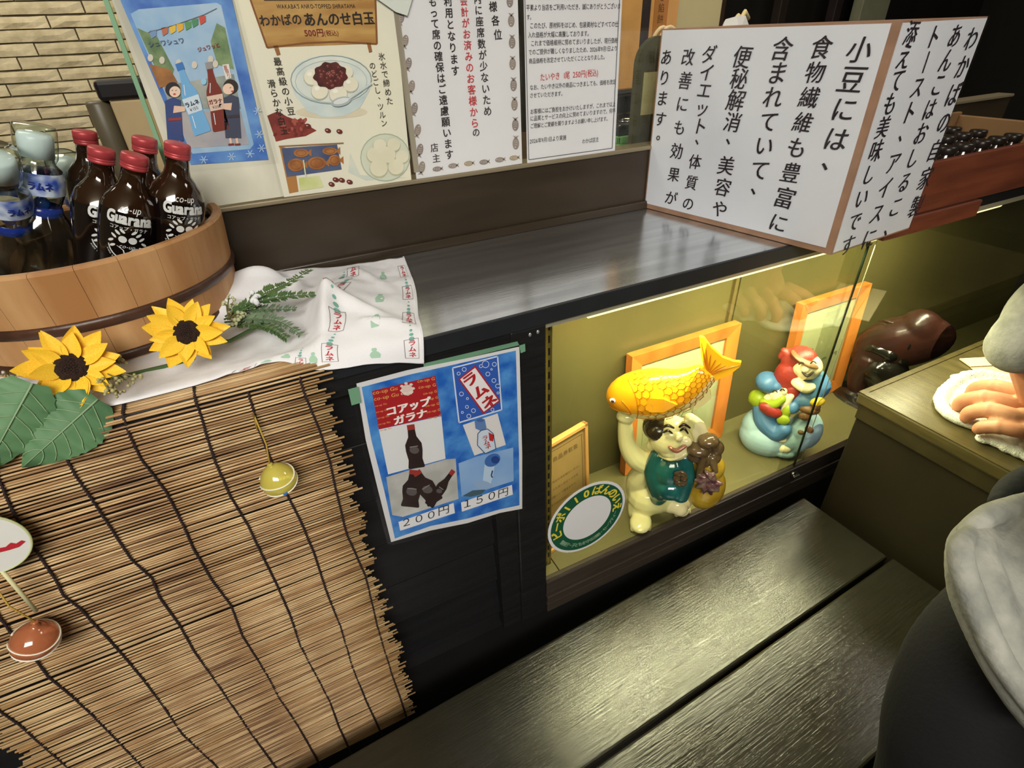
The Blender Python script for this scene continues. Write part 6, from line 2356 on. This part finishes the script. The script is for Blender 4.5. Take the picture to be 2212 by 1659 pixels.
wrist = Vector((1.185, 0.285, 0.775))
hand = MB()
fing = [([hp(2240, 866, .036), hp(2190, 846, .043), hp(2146, 835, .038), hp(2110, 838, .021), hp(2098, 848, .010)], [.0145, .0140, .0140, .0125, .0105]),
        ([hp(2240, 886, .040), hp(2180, 870, .049), hp(2126, 860, .043), hp(2082, 866, .024), hp(2070, 878, .011)], [.0150, .0145, .0148, .0130, .0110]),
        ([hp(2242, 912, .038), hp(2186, 898, .046), hp(2138, 886, .041), hp(2098, 891, .023), hp(2088, 902, .011)], [.0150, .0140, .0142, .0128, .0108]),
        ([hp(2244, 936, .030), hp(2200, 930, .034), hp(2158, 922, .030), hp(2124, 923, .019), hp(2114, 927, .013)], [.0140, .0128, .0125, .0118, .0100])]
for pts, rad in fing:
    caps(hand, pts, rad, 12)
    # knuckle and middle joint
    eb(hand, pts[2], (rad[2] * 1.08, rad[2] * 1.08, rad[2] * 1.05))
    eb(hand, pts[1].lerp(pts[0], .35) + Vector((0, 0, .003)), (rad[1] * 1.1, rad[1] * 1.1, rad[1] * 1.1))
palm_pts = [[hp(2215, 862, .032), hp(2262, 872, .036), hp(2300, 880, .045)], [hp(2210, 886, .036), hp(2262, 890, .040), hp(2300, 890, .048)], [hp(2212, 908, .034), hp(2264, 908, .038), hp(2300, 900, .046)], [hp(2216, 928, .028), hp(2268, 926, .032), hp(2300, 910, .044)]]
for p in palm_pts:
    caps(hand, p, [.0150, .0175, .019], 12)
# tendons on the back of the hand
for p, f_ in zip(palm_pts, fing):
    caps(hand, [f_[0][1] + Vector((0, 0, .004)), p[1] + Vector((0, 0, .0165)), p[2] + Vector((0, 0, .014))], [.005, .0045, .004], 8)
# thumb on the far side, tucked under
caps(hand, [hp(2290, 866, .03), hp(2240, 845, .022), hp(2205, 838, .012)], [.016, .013, .010], 12)
wr = (palm_pts[1][2] + palm_pts[2][2]) / 2


def W_(u, v, t):
    """point seen at a pixel, t metres in front of the lens"""
    p = ray(u, v) * t
    return Vector((p.x, p.y, p.z + CAM_Z))


elbow = W_(2236, 742, .86)
caps(hand, [wr, W_(2262, 880, .93), W_(2250, 820, .88), elbow], [.028, .031, .036, .042], 16)
hv, hf = remeshed(hand, 0.0024, 3)
body = MB()
shR, shL = Vector((1.17, 0.11, 1.20)), Vector((0.92, -0.12, 1.24))
hip, chest, neck = Vector((0.74, -0.04, 0.92)), Vector((1.02, -0.03, 1.15)), Vector((1.10, 0.04, 1.29))
caps(body, [elbow, elbow.lerp(shR, .55) + Vector((.02, 0, .02)), shR], [.040, .048, .058])
caps(body, [shL, Vector((0.88, -0.13, 1.0)), Vector((0.95, 0.02, 0.93))], [.058, .046, .036])
eb(body, (0.975, 0.06, 0.915), (.03, .045, .025))
for k in range(4):
    caps(body, [(0.955 + k * .018, 0.095, 0.912), (0.96 + k * .018, 0.13, 0.905), (0.962 + k * .018, 0.152, 0.89)], [.010, .009, .008])
caps(body, [(0.955, 0.06, 0.91), (0.925, 0.095, 0.90)], [.013, .010])
caps(body, [hip, hip.lerp(chest, .5), chest], [.135, .125, .13], 18)
caps(body, [shL, chest + Vector((0, 0, .03)), shR], [.06, .09, .06], 16)
caps(body, [chest, neck, Vector((1.13, 0.08, 1.36))], [.08, .055, .05])
hd = Vector((1.155, 0.125, 1.45))
eb(body, hd, (.078, .095, .112))
eb(body, hd + Vector((0.0, 0.035, -0.062)), (.050, .055, .05))
eb(body, hd + Vector((0.01, 0.097, -0.012)), (.011, .016, .020))
for s in (-1, 1):
    eb(body, hd + Vector((.078 * s, 0.0, -.005)), (.012, .020, .030))
caps(body, [(0.655, -0.03, 0.88), (0.62, 0.00, 0.50), (0.60, -0.06, 0.10)], [.085, .062, .042])
caps(body, [(0.80, -0.05, 0.88), (0.82, 0.0, 0.50), (0.84, -0.06, 0.10)], [.085, .062, .042])
caps(body, [(0.60, -0.08, 0.05), (0.60, 0.06, 0.035)], [.038, .030])
caps(body, [(0.84, -0.08, 0.05), (0.84, 0.06, 0.035)], [.038, .030])
bv, bf = remeshed(body, 0.009, 3)
q = MB().add(hv, hf, 0, True).add(bv, bf, 0, True)
q.build('body', skin, person)
# face
q = MB()
for s in (-1, 1):
    eb(q, hd + Vector((.030 * s, .082, .006)), (.013, .010, .010))
q.build('eyes', mat('eye_white', (230, 226, 220), 0.2), person)
q = MB()
for s in (-1, 1):
    eb(q, hd + Vector((.030 * s, .090, .006)), (.006, .004, .006))
    caps(q, [hd + Vector((.016 * s, .092, .026)), hd + Vector((.032 * s, .090, .032)), hd + Vector((.048 * s, .080, .026))], [.003, .004, .003], 6)
q.build('irises_and_brows', dark_gl, person)
q = MB()
caps(q, [hd + Vector((-.022, .086, -.058)), hd + Vector((0, .094, -.060)), hd + Vector((.022, .086, -.058))], [.004, .006, .004], 8)
q.build('lips', mat('lip_skin', (168, 96, 86), 0.4), person)
q = MB()
eb(q, hd + Vector((0, -.018, .030)), (.088, .098, .100))
eb(q, hd + Vector((0, -.060, -.030)), (.078, .050, .075))
fused('hair', q, mat('black_hair', (20, 16, 15), 0.5, bump=0.4, bscale=150), person, 0.006, 2)
# nails
# clothes
q = MB()
slv = [W_(2203, 744, .845), W_(2235, 716, .84), W_(2320, 640, .82), elbow.lerp(shR, .55) + Vector((.02, 0, .02)), shR]
caps(q, slv, [.040, .050, .058, .066, .075], 18)
caps(q, [W_(2200, 748, .845), W_(2216, 732, .842)], [.044, .047], 18)
caps(q, [shL, Vector((0.88, -0.13, 1.0)), Vector((0.93, -0.02, 0.95))], [.075, .060, .052], 16)
caps(q, [hip + Vector((0, 0, .02)), hip.lerp(chest, .5), chest], [.155, .145, .148], 20)
caps(q, [shL, chest + Vector((0, 0, .03)), shR], [.075, .105, .075], 16)
caps(q, [chest + Vector((.04, .03, .06)), neck], [.085, .066], 16)
# loose hem hanging forward at the waist
for pts, rad in (([W_(2108, 1150, .56), W_(2098, 1190, .54), W_(2118, 1290, .52), W_(2185, 1440, .50), W_(2260, 1560, .49)], [.016, .022, .026, .024, .020]),
                 ([W_(2180, 1140, .58), W_(2170, 1220, .56), W_(2190, 1320, .54), W_(2260, 1460, .52)], [.030, .040, .044, .040]),
                 ([W_(2280, 1140, .60), W_(2290, 1260, .58), W_(2330, 1400, .56)], [.05, .06, .06]),
                 ([W_(2420, 1150, .62), (0.70, 0.03, 0.95)], [.07, .10]),
                 ([(0.66, -0.03, 0.93), (0.74, -0.05, 0.87), (0.84, -0.05, 0.90)], [.13, .155, .14])):
    caps(q, pts, rad, 14)
fused('sweatshirt', q, grey, person, 0.007, 3)
q = MB()
caps(q, [W_(2094, 1152, .535), W_(2074, 1186, .52), W_(2092, 1268, .51), W_(2160, 1420, .49), W_(2250, 1550, .475)], [.008, .0115, .012, .0115, .010], 12)
caps(q, [W_(2086, 1148, .545), W_(2140, 1112, .56), W_(2230, 1085, .58)], [.009, .0125, .0125], 12)
fused('hem_band', q, grey, person, 0.004, 2)
q = MB()
caps(q, [(0.655, -0.03, 0.90), (0.63, 0.00, 0.50), (0.60, -0.06, 0.07)], [.125, .095, .075], 18)
caps(q, [(0.80, -0.05, 0.90), (0.82, 0.0, 0.50), (0.84, -0.06, 0.07)], [.125, .095, .075], 18)
caps(q, [W_(2190, 1330, .60), W_(2115, 1440, .60), W_(2070, 1580, .62), W_(2050, 1720, .66), (0.47, -0.05, 0.42)], [.060, .068, .074, .078, .080], 18)
caps(q, [W_(2300, 1400, .62), W_(2200, 1600, .64)], [.09, .09], 18)
fused('trousers', q, blackc, person, 0.010, 3)
q = MB()
caps(q, [W_(2168, 1090, .62), W_(2215, 1062, .63), W_(2300, 1040, .64)], [.016, .026, .034], 12)
fused('apron', q, mat('black_apron_cloth', (26, 28, 30), 0.85, bump=0.3, bscale=120), person, 0.004, 2)
for x in (0.60, 0.84):
    q = MB()
    caps(q, [(x, -0.10, 0.045), (x, 0.0, 0.045), (x, 0.085, 0.035)], [.044, .044, .036], 14)
    fused('shoe', q, mat('black_shoe', (24, 24, 26), 0.5), person, 0.007, 2)

# ================================================================== put every Empty at the base of its thing
bpy.data.objects.remove(_fo)
bpy.context.view_layer.update()
for r in list(COL.objects):
    if r.type != 'EMPTY' or r.parent is not None or not r.children:
        continue
    if r.location.length > 1e-6 or r.rotation_euler.to_quaternion().angle > 1e-6:
        continue
    lo, hi = Vector((1e9,) * 3), Vector((-1e9,) * 3)
    for c in r.children_recursive:
        if c.type == 'MESH':
            for p in c.bound_box:
                w_ = c.matrix_world @ Vector(p)
                lo = Vector(map(min, lo, w_))
                hi = Vector(map(max, hi, w_))
    base = Vector(((lo.x + hi.x) / 2, (lo.y + hi.y) / 2, lo.z))
    r.location = base
    for c in r.children:
        c.location = Vector(c.location) - base
